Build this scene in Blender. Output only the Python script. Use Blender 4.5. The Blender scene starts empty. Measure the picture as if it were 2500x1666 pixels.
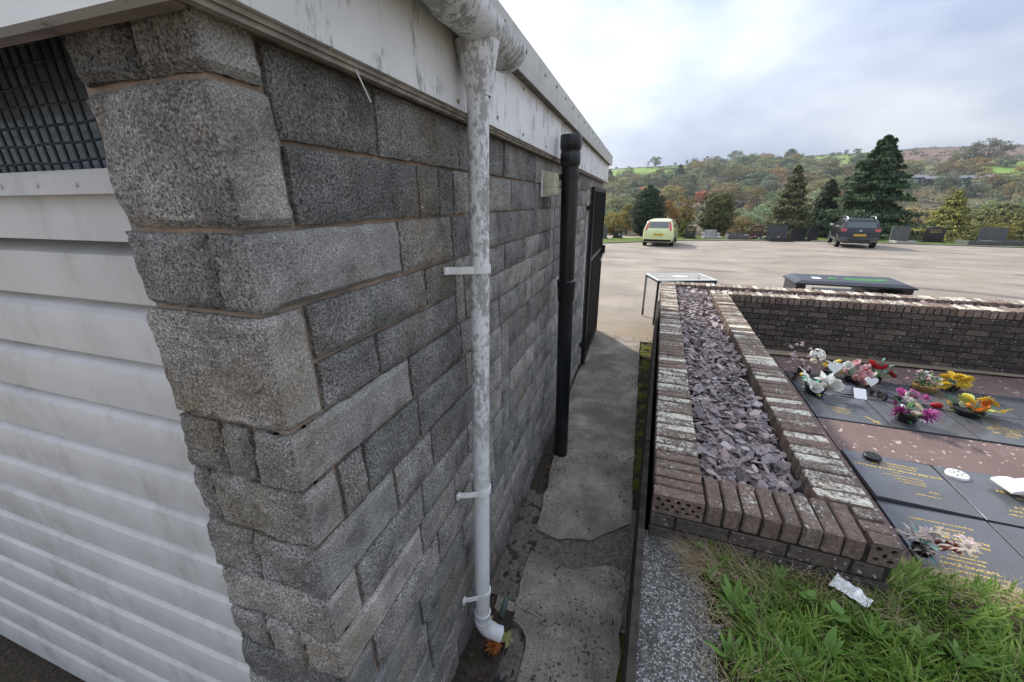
import bpy, math, random
from mathutils import Vector, Matrix, noise
random.seed(7)
RND = random.random
def U(a, b): return a + (b - a) * random.random()
rad = math.radians
S = bpy.context.scene
COL = S.collection

# ------------------------------------------------------------------ camera
XA = Vector((0.95199308, 0.09735372, -0.29022652))
YA = Vector((0.30604930, -0.32299972, 0.89554732))
ZA = Vector((-0.00655822, -0.94137848, -0.33728853))
FPX, CX, CY = 951.0, 1250.0, 833.0
CAM = Vector((0.6226, 0.0, 2.05))
cd = bpy.data.cameras.new('camera'); cam = bpy.data.objects.new('camera', cd); COL.objects.link(cam)
cd.sensor_width = 36.0; cd.lens = 36.0 * FPX / 2500.0; cd.clip_start = 0.02; cd.clip_end = 6000
right = Vector((XA[0], YA[0], ZA[0])); up = -Vector((XA[1], YA[1], ZA[1])); back = -Vector((XA[2], YA[2], ZA[2]))
M = Matrix((right, up, back)).transposed().to_4x4(); M.translation = CAM
cam.matrix_world = M
S.camera = cam
def ray(u, v):
    c = Vector(((u - CX) / FPX, (v - CY) / FPX, 1.0))
    return Vector((XA.dot(c), YA.dot(c), ZA.dot(c)))

# ------------------------------------------------------------------ world, sun, exposure
SUN_DIR = Vector((-0.60, 0.80, 0.0)).normalized(); SUN_EL = rad(33)
sun_vec = Vector((SUN_DIR.x * math.cos(SUN_EL), SUN_DIR.y * math.cos(SUN_EL), math.sin(SUN_EL)))
W = bpy.data.worlds.new('World'); S.world = W; W.use_nodes = True
wt = W.node_tree; wt.nodes.clear()
def N(nt, typ, ins=None, **props):
    n = nt.nodes.new('ShaderNode' + typ)
    for k, v in props.items(): setattr(n, k, v)
    for k, v in (ins or {}).items():
        s = n.inputs[k]
        if isinstance(v, bpy.types.NodeSocket): nt.links.new(v, s)
        else: s.default_value = v
    return n
def c4(c): return (c[0], c[1], c[2], 1.0) if len(c) == 3 else c
def mixc(nt, f, a, b, blend='MIX'):
    n = nt.nodes.new('ShaderNodeMix'); n.data_type = 'RGBA'; n.blend_type = blend
    for i, v in ((0, f), (6, a), (7, b)):
        if isinstance(v, bpy.types.NodeSocket): nt.links.new(v, n.inputs[i])
        else: n.inputs[i].default_value = c4(v) if i else v
    return n.outputs[2]
def mth(nt, op, a, b=0.0, clamp=False):
    n = nt.nodes.new('ShaderNodeMath'); n.operation = op; n.use_clamp = clamp
    for i, v in ((0, a), (1, b)):
        if isinstance(v, bpy.types.NodeSocket): nt.links.new(v, n.inputs[i])
        else: n.inputs[i].default_value = v
    return n.outputs[0]
def ramp(nt, f, stops):
    n = nt.nodes.new('ShaderNodeValToRGB'); cr = n.color_ramp
    while len(cr.elements) < len(stops): cr.elements.new(0.5)
    for e, (p, c) in zip(cr.elements, stops):
        e.position = p; e.color = c4(c) if not isinstance(c, (int, float)) else (c, c, c, 1)
    nt.links.new(f, n.inputs[0]); return n.outputs[0]
sky = N(wt, 'TexSky', sky_type='NISHITA', sun_disc=False, sun_elevation=SUN_EL,
        sun_rotation=math.atan2(SUN_DIR.x, SUN_DIR.y), altitude=200, air_density=1.2, dust_density=2.0)
tc = N(wt, 'TexCoord')
mp = N(wt, 'Mapping', {'Vector': tc.outputs['Generated'], 'Scale': (1.0, 1.0, 2.2), 'Rotation': (0.25, 0.1, 0.5)})
n1 = N(wt, 'TexNoise', {'Vector': mp.outputs[0], 'Scale': 1.7, 'Detail': 7.0, 'Roughness': 0.5, 'Distortion': 0.25})
n2 = N(wt, 'TexNoise', {'Vector': mp.outputs[0], 'Scale': 3.4, 'Detail': 6.0, 'Roughness': 0.5})
cover = ramp(wt, n1.outputs[0], [(0.32, 0.45), (0.45, 0.88), (0.58, 1.0)])
cloud = ramp(wt, n2.outputs[0], [(0.33, (1.30, 1.53, 2.05)), (0.5, (1.82, 2.02, 2.45)), (0.66, (2.45, 2.57, 2.80))])
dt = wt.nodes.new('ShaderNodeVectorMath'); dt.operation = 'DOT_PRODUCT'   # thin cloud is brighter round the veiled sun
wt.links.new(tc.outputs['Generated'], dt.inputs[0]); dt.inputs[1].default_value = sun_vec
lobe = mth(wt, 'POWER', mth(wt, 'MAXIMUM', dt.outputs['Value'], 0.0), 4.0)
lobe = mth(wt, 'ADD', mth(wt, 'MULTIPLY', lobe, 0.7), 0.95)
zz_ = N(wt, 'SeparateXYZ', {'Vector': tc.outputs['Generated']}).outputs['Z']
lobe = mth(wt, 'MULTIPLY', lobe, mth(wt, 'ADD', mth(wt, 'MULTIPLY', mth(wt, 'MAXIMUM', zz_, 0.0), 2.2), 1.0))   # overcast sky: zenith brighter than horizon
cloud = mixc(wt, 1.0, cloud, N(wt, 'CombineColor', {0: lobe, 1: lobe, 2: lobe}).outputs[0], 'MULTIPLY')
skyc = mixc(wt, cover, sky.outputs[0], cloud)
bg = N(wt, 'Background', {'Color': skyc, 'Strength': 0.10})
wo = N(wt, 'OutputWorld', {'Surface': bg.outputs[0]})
sl = bpy.data.lights.new('sun', 'SUN'); sl.energy = 2.4; sl.angle = rad(3.0); sl.color = (1.0, 0.93, 0.83)
so = bpy.data.objects.new('sun', sl); COL.objects.link(so)
so.rotation_euler = (-sun_vec).to_track_quat('-Z', 'Y').to_euler(); so.location = (-20, 20, 30)
S.view_settings.view_transform = 'Standard'; S.view_settings.look = 'None'
S.view_settings.exposure = 1.36; S.view_settings.gamma = 1.0
S.view_settings.use_curve_mapping = False
S.render.engine = 'CYCLES'; S.cycles.use_denoising = True
S.cycles.max_bounces = 6; S.cycles.transparent_max_bounces = 6

# ------------------------------------------------------------------ mesh helpers
class MB:
    def __init__(s): s.v = []; s.f = []; s.m = []
    def add(s, vs, fs, mi=0):
        b = len(s.v); s.v.extend([tuple(p) for p in vs]); s.f.extend([tuple(i + b for i in f) for f in fs]); s.m.extend([mi] * len(fs)); return s
    def box(s, x0, x1, y0, y1, z0, z1, mi=0, mat=None):
        vs = [Vector(p) for p in ((x0,y0,z0),(x1,y0,z0),(x1,y1,z0),(x0,y1,z0),(x0,y0,z1),(x1,y0,z1),(x1,y1,z1),(x0,y1,z1))]
        if mat: vs = [mat @ p for p in vs]
        return s.add(vs, [(0,3,2,1),(4,5,6,7),(0,1,5,4),(1,2,6,5),(2,3,7,6),(3,0,4,7)], mi)
    def quad(s, a, b, c, d, mi=0): return s.add([a,b,c,d], [(0,1,2,3)], mi)
    def tube(s, path, r, n=10, mi=0, caps=True):
        path = [Vector(p) for p in path]; rs = r if isinstance(r, (list, tuple)) else [r] * len(path)
        rings = []; prev = None
        for i, p in enumerate(path):
            d = (path[min(i+1, len(path)-1)] - path[max(i-1, 0)]).normalized()
            if prev is None:
                a = d.orthogonal().normalized()
            else:
                a = (prev - d * prev.dot(d)); a = a.normalized() if a.length > 1e-6 else d.orthogonal().normalized()
            prev = a; b = d.cross(a)
            rings.append([p + (a * math.cos(t) + b * math.sin(t)) * rs[i] for t in [2*math.pi*k/n for k in range(n)]])
        vs = [q for R_ in rings for q in R_]; fs = []
        for i in range(len(rings)-1):
            for k in range(n):
                fs.append((i*n+k, i*n+(k+1) % n, (i+1)*n+(k+1) % n, (i+1)*n+k))
        if caps: fs.append(tuple(range(n-1, -1, -1))); fs.append(tuple(range((len(rings)-1)*n, len(rings)*n)))
        return s.add(vs, fs, mi)
    def lathe(s, prof, n=16, mat=None, mi=0):
        vs = []; fs = []
        for (r, z) in prof:
            for k in range(n):
                t = 2*math.pi*k/n; p = Vector((r*math.cos(t), r*math.sin(t), z)); vs.append(mat @ p if mat else p)
        for i in range(len(prof)-1):
            for k in range(n): fs.append((i*n+k, i*n+(k+1) % n, (i+1)*n+(k+1) % n, (i+1)*n+k))
        return s.add(vs, fs, mi)
    def prism(s, poly, fn, d0, d1, mi=0):
        n = len(poly); vs = [fn(p[0], p[1], d0) for p in poly] + [fn(p[0], p[1], d1) for p in poly]
        fs = [tuple(range(n-1, -1, -1)), tuple(range(n, 2*n))] + [(i, (i+1) % n, n+(i+1) % n, n+i) for i in range(n)]
        return s.add(vs, fs, mi)
    def mesh(s, name, mats, smooth=None):
        me = bpy.data.meshes.new(name); me.from_pydata(s.v, [], s.f)
        for m in (mats if isinstance(mats, (list, tuple)) else [mats]): me.materials.append(m)
        if any(s.m): me.polygons.foreach_set('material_index', s.m)
        if smooth is not None:
            me.polygons.foreach_set('use_smooth', [True] * len(me.polygons))
            if smooth < 179: me.set_sharp_from_angle(angle=rad(smooth))
        me.update(); return me
    def build(s, name, mats, parent=None, smooth=None, loc=None):
        o = bpy.data.objects.new(name, s.mesh(name, mats, smooth)); COL.objects.link(o)
        if parent: o.parent = parent
        if loc: o.location = loc
        return o
def tag(o, label, cat, group=None, kind=None):
    if label: o['label'] = label
    if cat: o['category'] = cat
    if group: o['group'] = group
    if kind: o['kind'] = kind
    return o
def structure(o): o['kind'] = 'structure'; return o
def thing(name, label, cat, loc=(0,0,0), rz=0.0, group=None):
    o = bpy.data.objects.new(name, None); COL.objects.link(o); o.location = loc; o.rotation_euler = (0,0,rz)
    o.empty_display_size = 0.1
    return tag(o, label, cat, group)
def inst(me, name, parent=None, loc=(0,0,0), rot=(0,0,0), sc=(1,1,1)):
    o = bpy.data.objects.new(name, me); COL.objects.link(o); o.parent = parent
    o.location = loc; o.rotation_euler = rot; o.scale = sc if isinstance(sc, (tuple, list)) else (sc, sc, sc); return o
def copy_tree(o, parent=None):
    c = o.copy(); COL.objects.link(c); c.parent = parent
    for ch in list(o.children): copy_tree(ch, c)
    return c
def Tm(loc, rx=0, ry=0, rz=0, sc=1.0):
    return Matrix.Translation(Vector(loc)) @ Matrix.Rotation(rz,4,'Z') @ Matrix.Rotation(ry,4,'Y') @ Matrix.Rotation(rx,4,'X') @ Matrix.Scale(sc,4)
def fbm(p, sc, oct=3):
    v = 0; a = 1; t = 0
    for i in range(oct):
        v += a * noise.noise(Vector(p) * sc); t += a; sc *= 2.1; a *= 0.5
    return v / t

# ------------------------------------------------------------------ materials
def newmat(name, rough=0.8, spec=0.3, metal=0.0):
    m = bpy.data.materials.new(name); m.use_nodes = True; nt = m.node_tree
    b = nt.nodes['Principled BSDF']; b.inputs['Roughness'].default_value = rough
    b.inputs['Specular IOR Level'].default_value = spec; b.inputs['Metallic'].default_value = metal
    return m, nt, b
def plain(name, col, rough=0.6, spec=0.3, metal=0.0, var=0.12, scale=30.0, coat=0.0):
    m, nt, b = newmat(name, rough, spec, metal)
    t = N(nt, 'TexCoord'); n = N(nt, 'TexNoise', {'Vector': t.outputs['Object'], 'Scale': scale, 'Detail': 5.0})
    f = ramp(nt, n.outputs[0], [(0.3, tuple(c*(1-var) for c in col)), (0.7, tuple(min(1, c*(1+var)) for c in col))])
    nt.links.new(f, b.inputs['Base Color'])
    if coat: b.inputs['Coat Weight'].default_value = coat; b.inputs['Coat Roughness'].default_value = 0.05
    return m
def coords(nt, rnd_offset=False):
    t = N(nt, 'TexCoord'); v = t.outputs['Object']
    if rnd_offset:
        oi = N(nt, 'ObjectInfo'); off = mth(nt, 'MULTIPLY', oi.outputs['Random'], 37.0)
        cb = N(nt, 'CombineXYZ', {'X': off, 'Y': off, 'Z': off})
        va = nt.nodes.new('ShaderNodeVectorMath'); va.operation = 'ADD'
        nt.links.new(v, va.inputs[0]); nt.links.new(cb.outputs[0], va.inputs[1]); return va.outputs[0], oi
    return v, None
def bump(nt, b, h, dist, strength=1.0, normal=None):
    n = N(nt, 'Bump', {'Height': h, 'Distance': dist, 'Strength': strength})
    if normal: nt.links.new(normal, n.inputs['Normal'])
    nt.links.new(n.outputs[0], b.inputs['Normal']); return n.outputs[0]
def nz(nt, v, scale, detail=4.0, rough=0.55, dist=0.0):
    return N(nt, 'TexNoise', {'Vector': v, 'Scale': scale, 'Detail': detail, 'Roughness': rough, 'Distortion': dist}).outputs[0]

def m_stone(name='split_stone', gain=1.0, con=1.0, bmp=.013, fs=190.0):
    m, nt, b = newmat(name, 0.92, 0.2)
    v, oi = coords(nt)
    oi = N(nt, 'ObjectInfo')
    tone = ramp(nt, oi.outputs['Random'], [(0.0, (0.215,0.210,0.20)), (0.35, (0.295,0.286,0.27)), (0.6, (0.36,0.345,0.32)), (0.85, (0.43,0.40,0.36)), (1.0, (0.29,0.28,0.265))])
    fine = nz(nt, v, fs, 5.0, 0.8)
    sp = ramp(nt, fine, [(p_, gain*(1+(q_-1)*con)) for p_, q_ in ((0.36, 0.20), (0.47, 0.72), (0.54, 1.12), (0.62, 1.7), (0.72, 2.6))])
    big = nz(nt, v, 9.0, 5.0, 0.6)
    mott = ramp(nt, big, [(0.30, 0.52), (0.44, 0.86), (0.56, 1.06), (0.70, 1.38)])
    c = mixc(nt, 1.0, tone, sp, 'MULTIPLY'); c = mixc(nt, 1.0, c, mott, 'MULTIPLY')
    st = ramp(nt, nz(nt, v, 3.1, 4.0, 0.6), [(0.53, 0.0), (0.70, 0.62)])
    c = mixc(nt, st, c, mixc(nt, 0.7, (0.30,0.245,0.165), sp, 'MULTIPLY'))
    gm = ramp(nt, nz(nt, v, 4.7, 3.0, 0.5), [(0.6, 0.0), (0.8, 0.4)])
    c = mixc(nt, gm, c, (0.15,0.17,0.13))
    wl = ramp(nt, nz(nt, v, 70.0, 2.0), [(0.72, 0.0), (0.75, 0.75)])
    c = mixc(nt, wl, c, (0.62,0.62,0.58))
    nt.links.new(c, b.inputs['Base Color'])
    h = mth(nt, 'ADD', mth(nt, 'MULTIPLY', fine, 0.5), mth(nt, 'ADD', nz(nt, v, 62.0, 4.0, 0.65), mth(nt, 'MULTIPLY', nz(nt, v, 24.0, 3.0, 0.6), 1.1)))
    bump(nt, b, h, bmp, 1.0)
    return m
def m_mortar():
    m, nt, b = newmat('mortar', 0.95, 0.1); v, _ = coords(nt)
    c = ramp(nt, nz(nt, v, 14.0, 6.0), [(0.3, (0.23,0.18,0.14)), (0.5, (0.39,0.29,0.215)), (0.7, (0.48,0.35,0.25))])
    c = mixc(nt, ramp(nt, nz(nt, v, 2.5, 4.0), [(0.45, 0.0), (0.65, 0.75)]), c, (0.19,0.18,0.165))
    nt.links.new(c, b.inputs['Base Color']); bump(nt, b, nz(nt, v, 160.0, 3.0), 0.004); return m
def m_dirtywhite(name, base, dirt, zs=0.12, lo=0.50, hi=0.66, sc=14.0, rough=0.45, metal=0.0, amt=0.85, zfade=None):
    m, nt, b = newmat(name, rough, 0.4, metal); v, _ = coords(nt)
    mp = N(nt, 'Mapping', {'Vector': v, 'Scale': (1.0, 1.0, zs)})
    big = nz(nt, mp.outputs[0], sc*0.22, 3.0)
    n = mth(nt, 'ADD', mth(nt, 'MULTIPLY', nz(nt, mp.outputs[0], sc, 8.0, 0.72), 0.65), mth(nt, 'MULTIPLY', big, 0.35))
    f = ramp(nt, n, [(lo, 0.0), (hi, amt)])
    if zfade:
        sp = N(nt, 'SeparateXYZ', {'Vector': v})
        mr = N(nt, 'MapRange', {'Value': sp.outputs['Z'], 'From Min': zfade[0], 'From Max': zfade[1], 'To Min': zfade[2], 'To Max': 1.0})
        f = mth(nt, 'MULTIPLY', f, mr.outputs[0])
    soft = ramp(nt, nz(nt, v, 5.0, 5.0), [(0.3, tuple(x*0.86 for x in base)), (0.7, base)])
    c = mixc(nt, f, soft, dirt); nt.links.new(c, b.inputs['Base Color'])
    bump(nt, b, n, 0.0012, 0.5); return m
def m_brick(name, lich=1.0, dark=1.0):
    m, nt, b = newmat(name, 0.93, 0.15); v, oi = coords(nt, True)
    tone = ramp(nt, oi.outputs['Random'], [(0.0, (0.165,0.118,0.094)), (0.4, (0.215,0.153,0.12)), (0.7, (0.21,0.163,0.136)), (1.0, (0.27,0.18,0.138))])
    c = mixc(nt, 1.0, tone, ramp(nt, nz(nt, v, 60.0, 5.0, 0.65), [(0.3, 0.55*dark), (0.7, 1.35*dark)]), 'MULTIPLY')
    c = mixc(nt, ramp(nt, nz(nt, v, 11.0, 4.0), [(0.5, 0.0), (0.75, 0.7)]), c, (0.09,0.08,0.07))
    geo = N(nt, 'NewGeometry'); sn = N(nt, 'SeparateXYZ', {'Vector': geo.outputs['Normal']})
    topm = ramp(nt, sn.outputs['Z'], [(0.35, 0.10), (0.8, 1.0)])
    ln = mth(nt, 'ADD', mth(nt, 'MULTIPLY', nz(nt, v, 60.0, 7.0, 0.8), 0.72), mth(nt, 'MULTIPLY', nz(nt, v, 9.0, 2.0), 0.28))
    ln = mth(nt, 'ADD', ln, mth(nt, 'MULTIPLY', mth(nt, 'SUBTRACT', oi.outputs['Random'], 0.55), 0.17))
    lm = mth(nt, 'MULTIPLY', ramp(nt, ln, [(0.50, 0.0), (0.55, 0.9)]), topm)
    lm = mth(nt, 'MULTIPLY', lm, lich)
    lc = ramp(nt, nz(nt, v, 30.0, 3.0), [(0.35, (0.56,0.52,0.41)), (0.65, (0.72,0.69,0.58))])
    c = mixc(nt, lm, c, lc)
    spots = mth(nt, 'MULTIPLY', ramp(nt, nz(nt, v, 55.0, 1.0), [(0.70, 0.0), (0.73, 0.8)]), lich)
    c = mixc(nt, spots, c, (0.45,0.44,0.40))
    nt.links.new(c, b.inputs['Base Color'])
    bump(nt, b, mth(nt, 'ADD', nz(nt, v, 120.0, 4.0), mth(nt, 'MULTIPLY', lm, 0.4)), 0.004); return m
def m_facebrick():
    m, nt, b = newmat('dark_face_brick', 0.94, 0.12); v, oi = coords(nt, True)
    tone = ramp(nt, oi.outputs['Random'], [(0.0, (0.055,0.047,0.044)), (0.5, (0.08,0.066,0.06)), (0.85, (0.105,0.082,0.07)), (1.0, (0.14,0.11,0.09))])
    c = mixc(nt, 1.0, tone, ramp(nt, nz(nt, v, 40.0, 5.0, 0.65), [(0.3, 0.6), (0.7, 1.5)]), 'MULTIPLY')
    c = mixc(nt, ramp(nt, nz(nt, v, 42.0, 2.0, 0.4), [(0.665, 0.0), (0.70, 0.75)]), c, (0.42,0.41,0.38))
    c = mixc(nt, ramp(nt, nz(nt, v, 9.0, 4.0), [(0.55, 0.0), (0.75, 0.4)]), c, (0.10,0.095,0.055))
    nt.links.new(c, b.inputs['Base Color']); bump(nt, b, nz(nt, v, 110.0, 4.0), 0.004); return m
def m_slate():
    m, nt, b = newmat('plum_slate', 0.6, 0.35); v, oi = coords(nt)
    g = N(nt, 'NewGeometry')
    rr = mth(nt, 'FRACT', mth(nt, 'ADD', g.outputs['Random Per Island'], oi.outputs['Random'] if oi else N(nt, 'ObjectInfo').outputs['Random']))
    c = ramp(nt, rr, [(0.0, (0.10,0.084,0.084)), (0.3, (0.27,0.21,0.208)), (0.55, (0.20,0.18,0.18)), (0.8, (0.38,0.28,0.262)), (1.0, (0.40,0.365,0.355))])
    c = mixc(nt, 1.0, c, ramp(nt, nz(nt, v, 70.0, 4.0), [(0.3, 0.75), (0.7, 1.25)]), 'MULTIPLY')
    nt.links.new(c, b.inputs['Base Color']); bump(nt, b, nz(nt, v, 130.0, 3.0), 0.002); return m
def m_concrete():
    m, nt, b = newmat('worn_concrete', 0.88, 0.2); v, _ = coords(nt)
    c = ramp(nt, nz(nt, v, 3.4, 7.0, 0.62), [(0.28, (0.14,0.118,0.095)), (0.48, (0.29,0.252,0.208)), (0.72, (0.46,0.41,0.35))])
    c = mixc(nt, 1.0, c, ramp(nt, nz(nt, v, 95.0, 4.0, 0.7), [(0.3, 0.62), (0.7, 1.3)]), 'MULTIPLY')
    pits = ramp(nt, mth(nt, 'ADD', mth(nt, 'MULTIPLY', nz(nt, v, 44.0, 4.0, 0.65), 0.7), mth(nt, 'MULTIPLY', nz(nt, v, 3.0, 3.0), 0.3)), [(0.575, 0.0), (0.62, 0.9)])
    c = mixc(nt, pits, c, (0.05,0.042,0.036))
    mp = N(nt, 'Mapping', {'Vector': v, 'Scale': (7.0, 1.3, 1.0), 'Rotation': (0, 0, 0.9)})
    scr = ramp(nt, nz(nt, mp.outputs[0], 5.0, 3.0, 0.5, 0.6), [(0.485, 0.0), (0.497, 0.5), (0.503, 0.5), (0.515, 0.0)])
    c = mixc(nt, scr, c, (0.08,0.07,0.055))
    st = ramp(nt, nz(nt, v, 1.6, 5.0, 0.6), [(0.45, 0.0), (0.60, 0.75)])
    c = mixc(nt, st, c, (0.14,0.115,0.09))
    nt.links.new(c, b.inputs['Base Color'])
    h = mth(nt, 'SUBTRACT', nz(nt, v, 75.0, 5.0, 0.7), mth(nt, 'MULTIPLY', pits, 0.6)); bump(nt, b, h, 0.006); return m
def m_asphalt():
    m, nt, b = newmat('worn_tarmac', 0.9, 0.2); v, _ = coords(nt)
    c = ramp(nt, nz(nt, v, 0.55, 6.0, 0.6), [(0.3, (0.18,0.153,0.123)), (0.5, (0.25,0.215,0.175)), (0.7, (0.32,0.28,0.232))])
    c = mixc(nt, 1.0, c, ramp(nt, nz(nt, v, 42.0, 6.0, 0.85), [(0.34, 0.55), (0.5, 1.0), (0.66, 1.5)]), 'MULTIPLY')
    mp = N(nt, 'Mapping', {'Vector': v, 'Scale': (0.55, 2.6, 1.0), 'Rotation': (0, 0, 0.06)})
    tm = ramp(nt, nz(nt, mp.outputs[0], 1.25, 4.0, 0.55, 1.2), [(0.50, 0.0), (0.62, 0.38)])
    c = mixc(nt, tm, c, (0.18,0.165,0.15))
    wv = N(nt, 'TexWave', {'Vector': v, 'Scale': 0.115, 'Distortion': 3.5, 'Detail': 2.0, 'Detail Scale': 0.6}, wave_type='RINGS', rings_direction='Z')
    arc = mth(nt, 'MULTIPLY', ramp(nt, wv.outputs['Fac'], [(0.90, 0.0), (0.98, 0.75)]), ramp(nt, nz(nt, v, 0.35, 2.0), [(0.45, 0.0), (0.6, 1.0)]))
    c = mixc(nt, arc, c, (0.10,0.092,0.085))
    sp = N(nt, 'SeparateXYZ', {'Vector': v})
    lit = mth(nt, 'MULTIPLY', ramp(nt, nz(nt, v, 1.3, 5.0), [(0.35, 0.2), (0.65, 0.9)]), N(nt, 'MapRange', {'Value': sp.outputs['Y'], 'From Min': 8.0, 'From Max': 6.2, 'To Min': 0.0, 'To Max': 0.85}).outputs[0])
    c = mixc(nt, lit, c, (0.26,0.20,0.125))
    nt.links.new(c, b.inputs['Base Color']); bump(nt, b, nz(nt, v, 90.0, 4.0), 0.006); return m
def m_soil(name, a, bcol, moss=None, mthr=(0.5, 0.6)):
    m, nt, b = newmat(name, 0.97, 0.08); v, _ = coords(nt)
    c = ramp(nt, nz(nt, v, 45.0, 6.0, 0.7), [(0.3, a), (0.7, bcol)])
    if moss:
        mm = ramp(nt, nz(nt, v, 7.0, 5.0, 0.65), [(mthr[0], 0.0), (mthr[1], 0.95)])
        c = mixc(nt, mm, c, ramp(nt, nz(nt, v, 80.0, 3.0), [(0.3, tuple(x*0.5 for x in moss)), (0.7, moss)]))
    nt.links.new(c, b.inputs['Base Color']); bump(nt, b, nz(nt, v, 70.0, 5.0, 0.7), 0.02); return m
def m_aggregate():
    m, nt, b = newmat('exposed_aggregate', 0.9, 0.2); v, _ = coords(nt)
    vo = N(nt, 'TexVoronoi', {'Vector': v, 'Scale': 135.0})
    hs = N(nt, 'SeparateColor', {'Color': vo.outputs['Color']})
    c = ramp(nt, hs.outputs[0], [(0.0, (0.08,0.078,0.075)), (0.45, (0.17,0.165,0.155)), (0.75, (0.30,0.29,0.27)), (1.0, (0.55,0.54,0.51))])
    edge = ramp(nt, vo.outputs['Distance'], [(0.35, 0.0), (0.75, 0.85)])
    c = mixc(nt, edge, c, (0.06,0.056,0.05))
    c = mixc(nt, ramp(nt, nz(nt, v, 6.0, 4.0), [(0.5, 0.0), (0.7, 0.7)]), c, (0.045,0.045,0.03))
    nt.links.new(c, b.inputs['Base Color']); bump(nt, b, mth(nt, 'SUBTRACT', 1.0, vo.outputs['Distance']), 0.006); return m
def m_granite():
    m, nt, b = newmat('black_granite', 0.12, 0.55); v, _ = coords(nt)
    c = ramp(nt, nz(nt, v, 380.0, 3.0), [(0.4, (0.060,0.064,0.074)), (0.7, (0.11,0.115,0.127))])
    w = ramp(nt, nz(nt, v, 2.3, 5.0, 0.6), [(0.4, 0.0), (0.6, 1.0)])
    r = mth(nt, 'ADD', mth(nt, 'MULTIPLY', w, 0.20), 0.15)
    nt.links.new(r, b.inputs['Roughness']); c = mixc(nt, mth(nt, 'MULTIPLY', w, 0.35), c, (0.06,0.06,0.055))
    nt.links.new(c, b.inputs['Base Color']); bump(nt, b, nz(nt, v, 5.0, 4.0), 0.0015, 0.3); return m
def m_pinkslab():
    m, nt, b = newmat('pink_paving', 0.82, 0.25); v, oi = coords(nt, True)
    c = ramp(nt, nz(nt, v, 120.0, 4.0, 0.75), [(0.3, (0.085,0.055,0.052)), (0.55, (0.165,0.115,0.105)), (0.75, (0.27,0.21,0.195))])
    c = mixc(nt, ramp(nt, nz(nt, v, 3.0, 5.0), [(0.4, 0.0), (0.7, 0.6)]), c, (0.10,0.075,0.066))
    c = mixc(nt, ramp(nt, nz(nt, v, 21.0, 2.0, 0.4), [(0.675, 0.0), (0.70, 0.85)]), c, (0.5,0.41,0.35))
    nt.links.new(c, b.inputs['Base Color']); bump(nt, b, nz(nt, v, 150.0, 3.0), 0.002)
    return m
def m_leaf(name, ramp_cols, rough=0.6, trans=0.25, objcol=False):
    m, nt, b = newmat(name, rough, 0.25)
    g = N(nt, 'NewGeometry')
    c = ramp(nt, g.outputs['Random Per Island'], [(i/(len(ramp_cols)-1), cc) for i, cc in enumerate(ramp_cols)])
    if objcol:
        oi = N(nt, 'ObjectInfo'); c = mixc(nt, 1.0, c, oi.outputs['Color'], 'MULTIPLY')
    nt.links.new(c, b.inputs['Base Color'])
    if trans:
        tr = N(nt, 'BsdfTranslucent', {'Color': c}); mx = N(nt, 'MixShader', {'Fac': trans, 1: b.outputs[0], 2: tr.outputs[0]})
        nt.links.new(mx.outputs[0], nt.nodes['Material Output'].inputs['Surface'])
    return m
def m_hill():
    m, nt, b = newmat('hillside_cover', 0.95, 0.1); v, _ = coords(nt)
    at = N(nt, 'VertexColor', layer_name='cover')
    c = mixc(nt, 1.0, at.outputs[0], ramp(nt, nz(nt, v, 0.16, 7.0, 0.7), [(0.3, 0.6), (0.7, 1.4)]), 'MULTIPLY')
    nt.links.new(c, b.inputs['Base Color']); return m

MSTONE = m_stone('split_stone', .95, 1.12); MSAWN = m_stone('sawn_stone', 1.0, .85, .006, 260.0); MMORTAR = m_mortar()
MFASCIA = m_dirtywhite('dirty_white_board', (0.82,0.815,0.79), (0.15,0.15,0.125), zs=0.33, lo=0.525, hi=0.60, sc=30.0, amt=0.72)
MTRIM = m_dirtywhite('weathered_roof_trim', (0.56,0.55,0.50), (0.22,0.21,0.17), zs=0.3, lo=0.5, hi=0.7, sc=9.0, rough=0.5, amt=0.5)
MPVC = m_dirtywhite('lichened_white_plastic', (0.76,0.765,0.77), (0.27,0.275,0.265), zs=0.55, lo=0.475, hi=0.535, sc=62.0, rough=0.35, amt=0.86, zfade=(0.75, 1.35, 0.10))
MDOOR = m_dirtywhite('white_door_metal', (0.58,0.572,0.555), (0.26,0.25,0.23), zs=0.5, lo=0.50, hi=0.68, sc=9.0, rough=0.42, amt=0.6)
MBLACKPIPE = plain('black_gloss_pipe', (0.010,0.012,0.014), 0.28, 0.5, var=0.4, scale=8)
MBLACK = plain('black_painted_steel', (0.012,0.013,0.015), 0.4, 0.4)
MDARK = plain('dark_recess', (0.02,0.022,0.025), 0.9, 0.1)
MBRICK = m_brick('weathered_coping_brick'); MFACE = m_facebrick()
MCORE = plain('dark_mortar', (0.035,0.03,0.027), 0.95, 0.1, var=0.4, scale=50)
MSLATE = m_slate(); MCONC = m_concrete(); MASPH = m_asphalt()
MSOIL = m_soil('mossy_soil', (0.03,0.024,0.019), (0.10,0.078,0.056), (0.17,0.19,0.03), (0.46, 0.56))
MEARTH = m_soil('turf_soil', (0.03,0.022,0.014), (0.10,0.075,0.045), (0.06,0.075,0.02), (0.52, 0.7))
MPATCH = m_soil('crumbled_tarmac', (0.09,0.08,0.068), (0.30,0.265,0.225))
MAGG = m_aggregate(); MGRAN = m_granite(); MPINK = m_pinkslab()
MTIMBER = plain('bitumen_black_board', (0.05,0.042,0.035), 0.85, 0.15, var=0.45, scale=18)
MGOLD = plain('gold_lettering', (0.62,0.44,0.13), 0.4, 0.4, var=0.15)
MWHITE = plain('white_resin', (0.74,0.74,0.72), 0.5, 0.35, var=0.06)
MGLASS = plain('car_glass', (0.03,0.04,0.043), 0.06, 0.8, var=0.15, coat=1.0)
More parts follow.
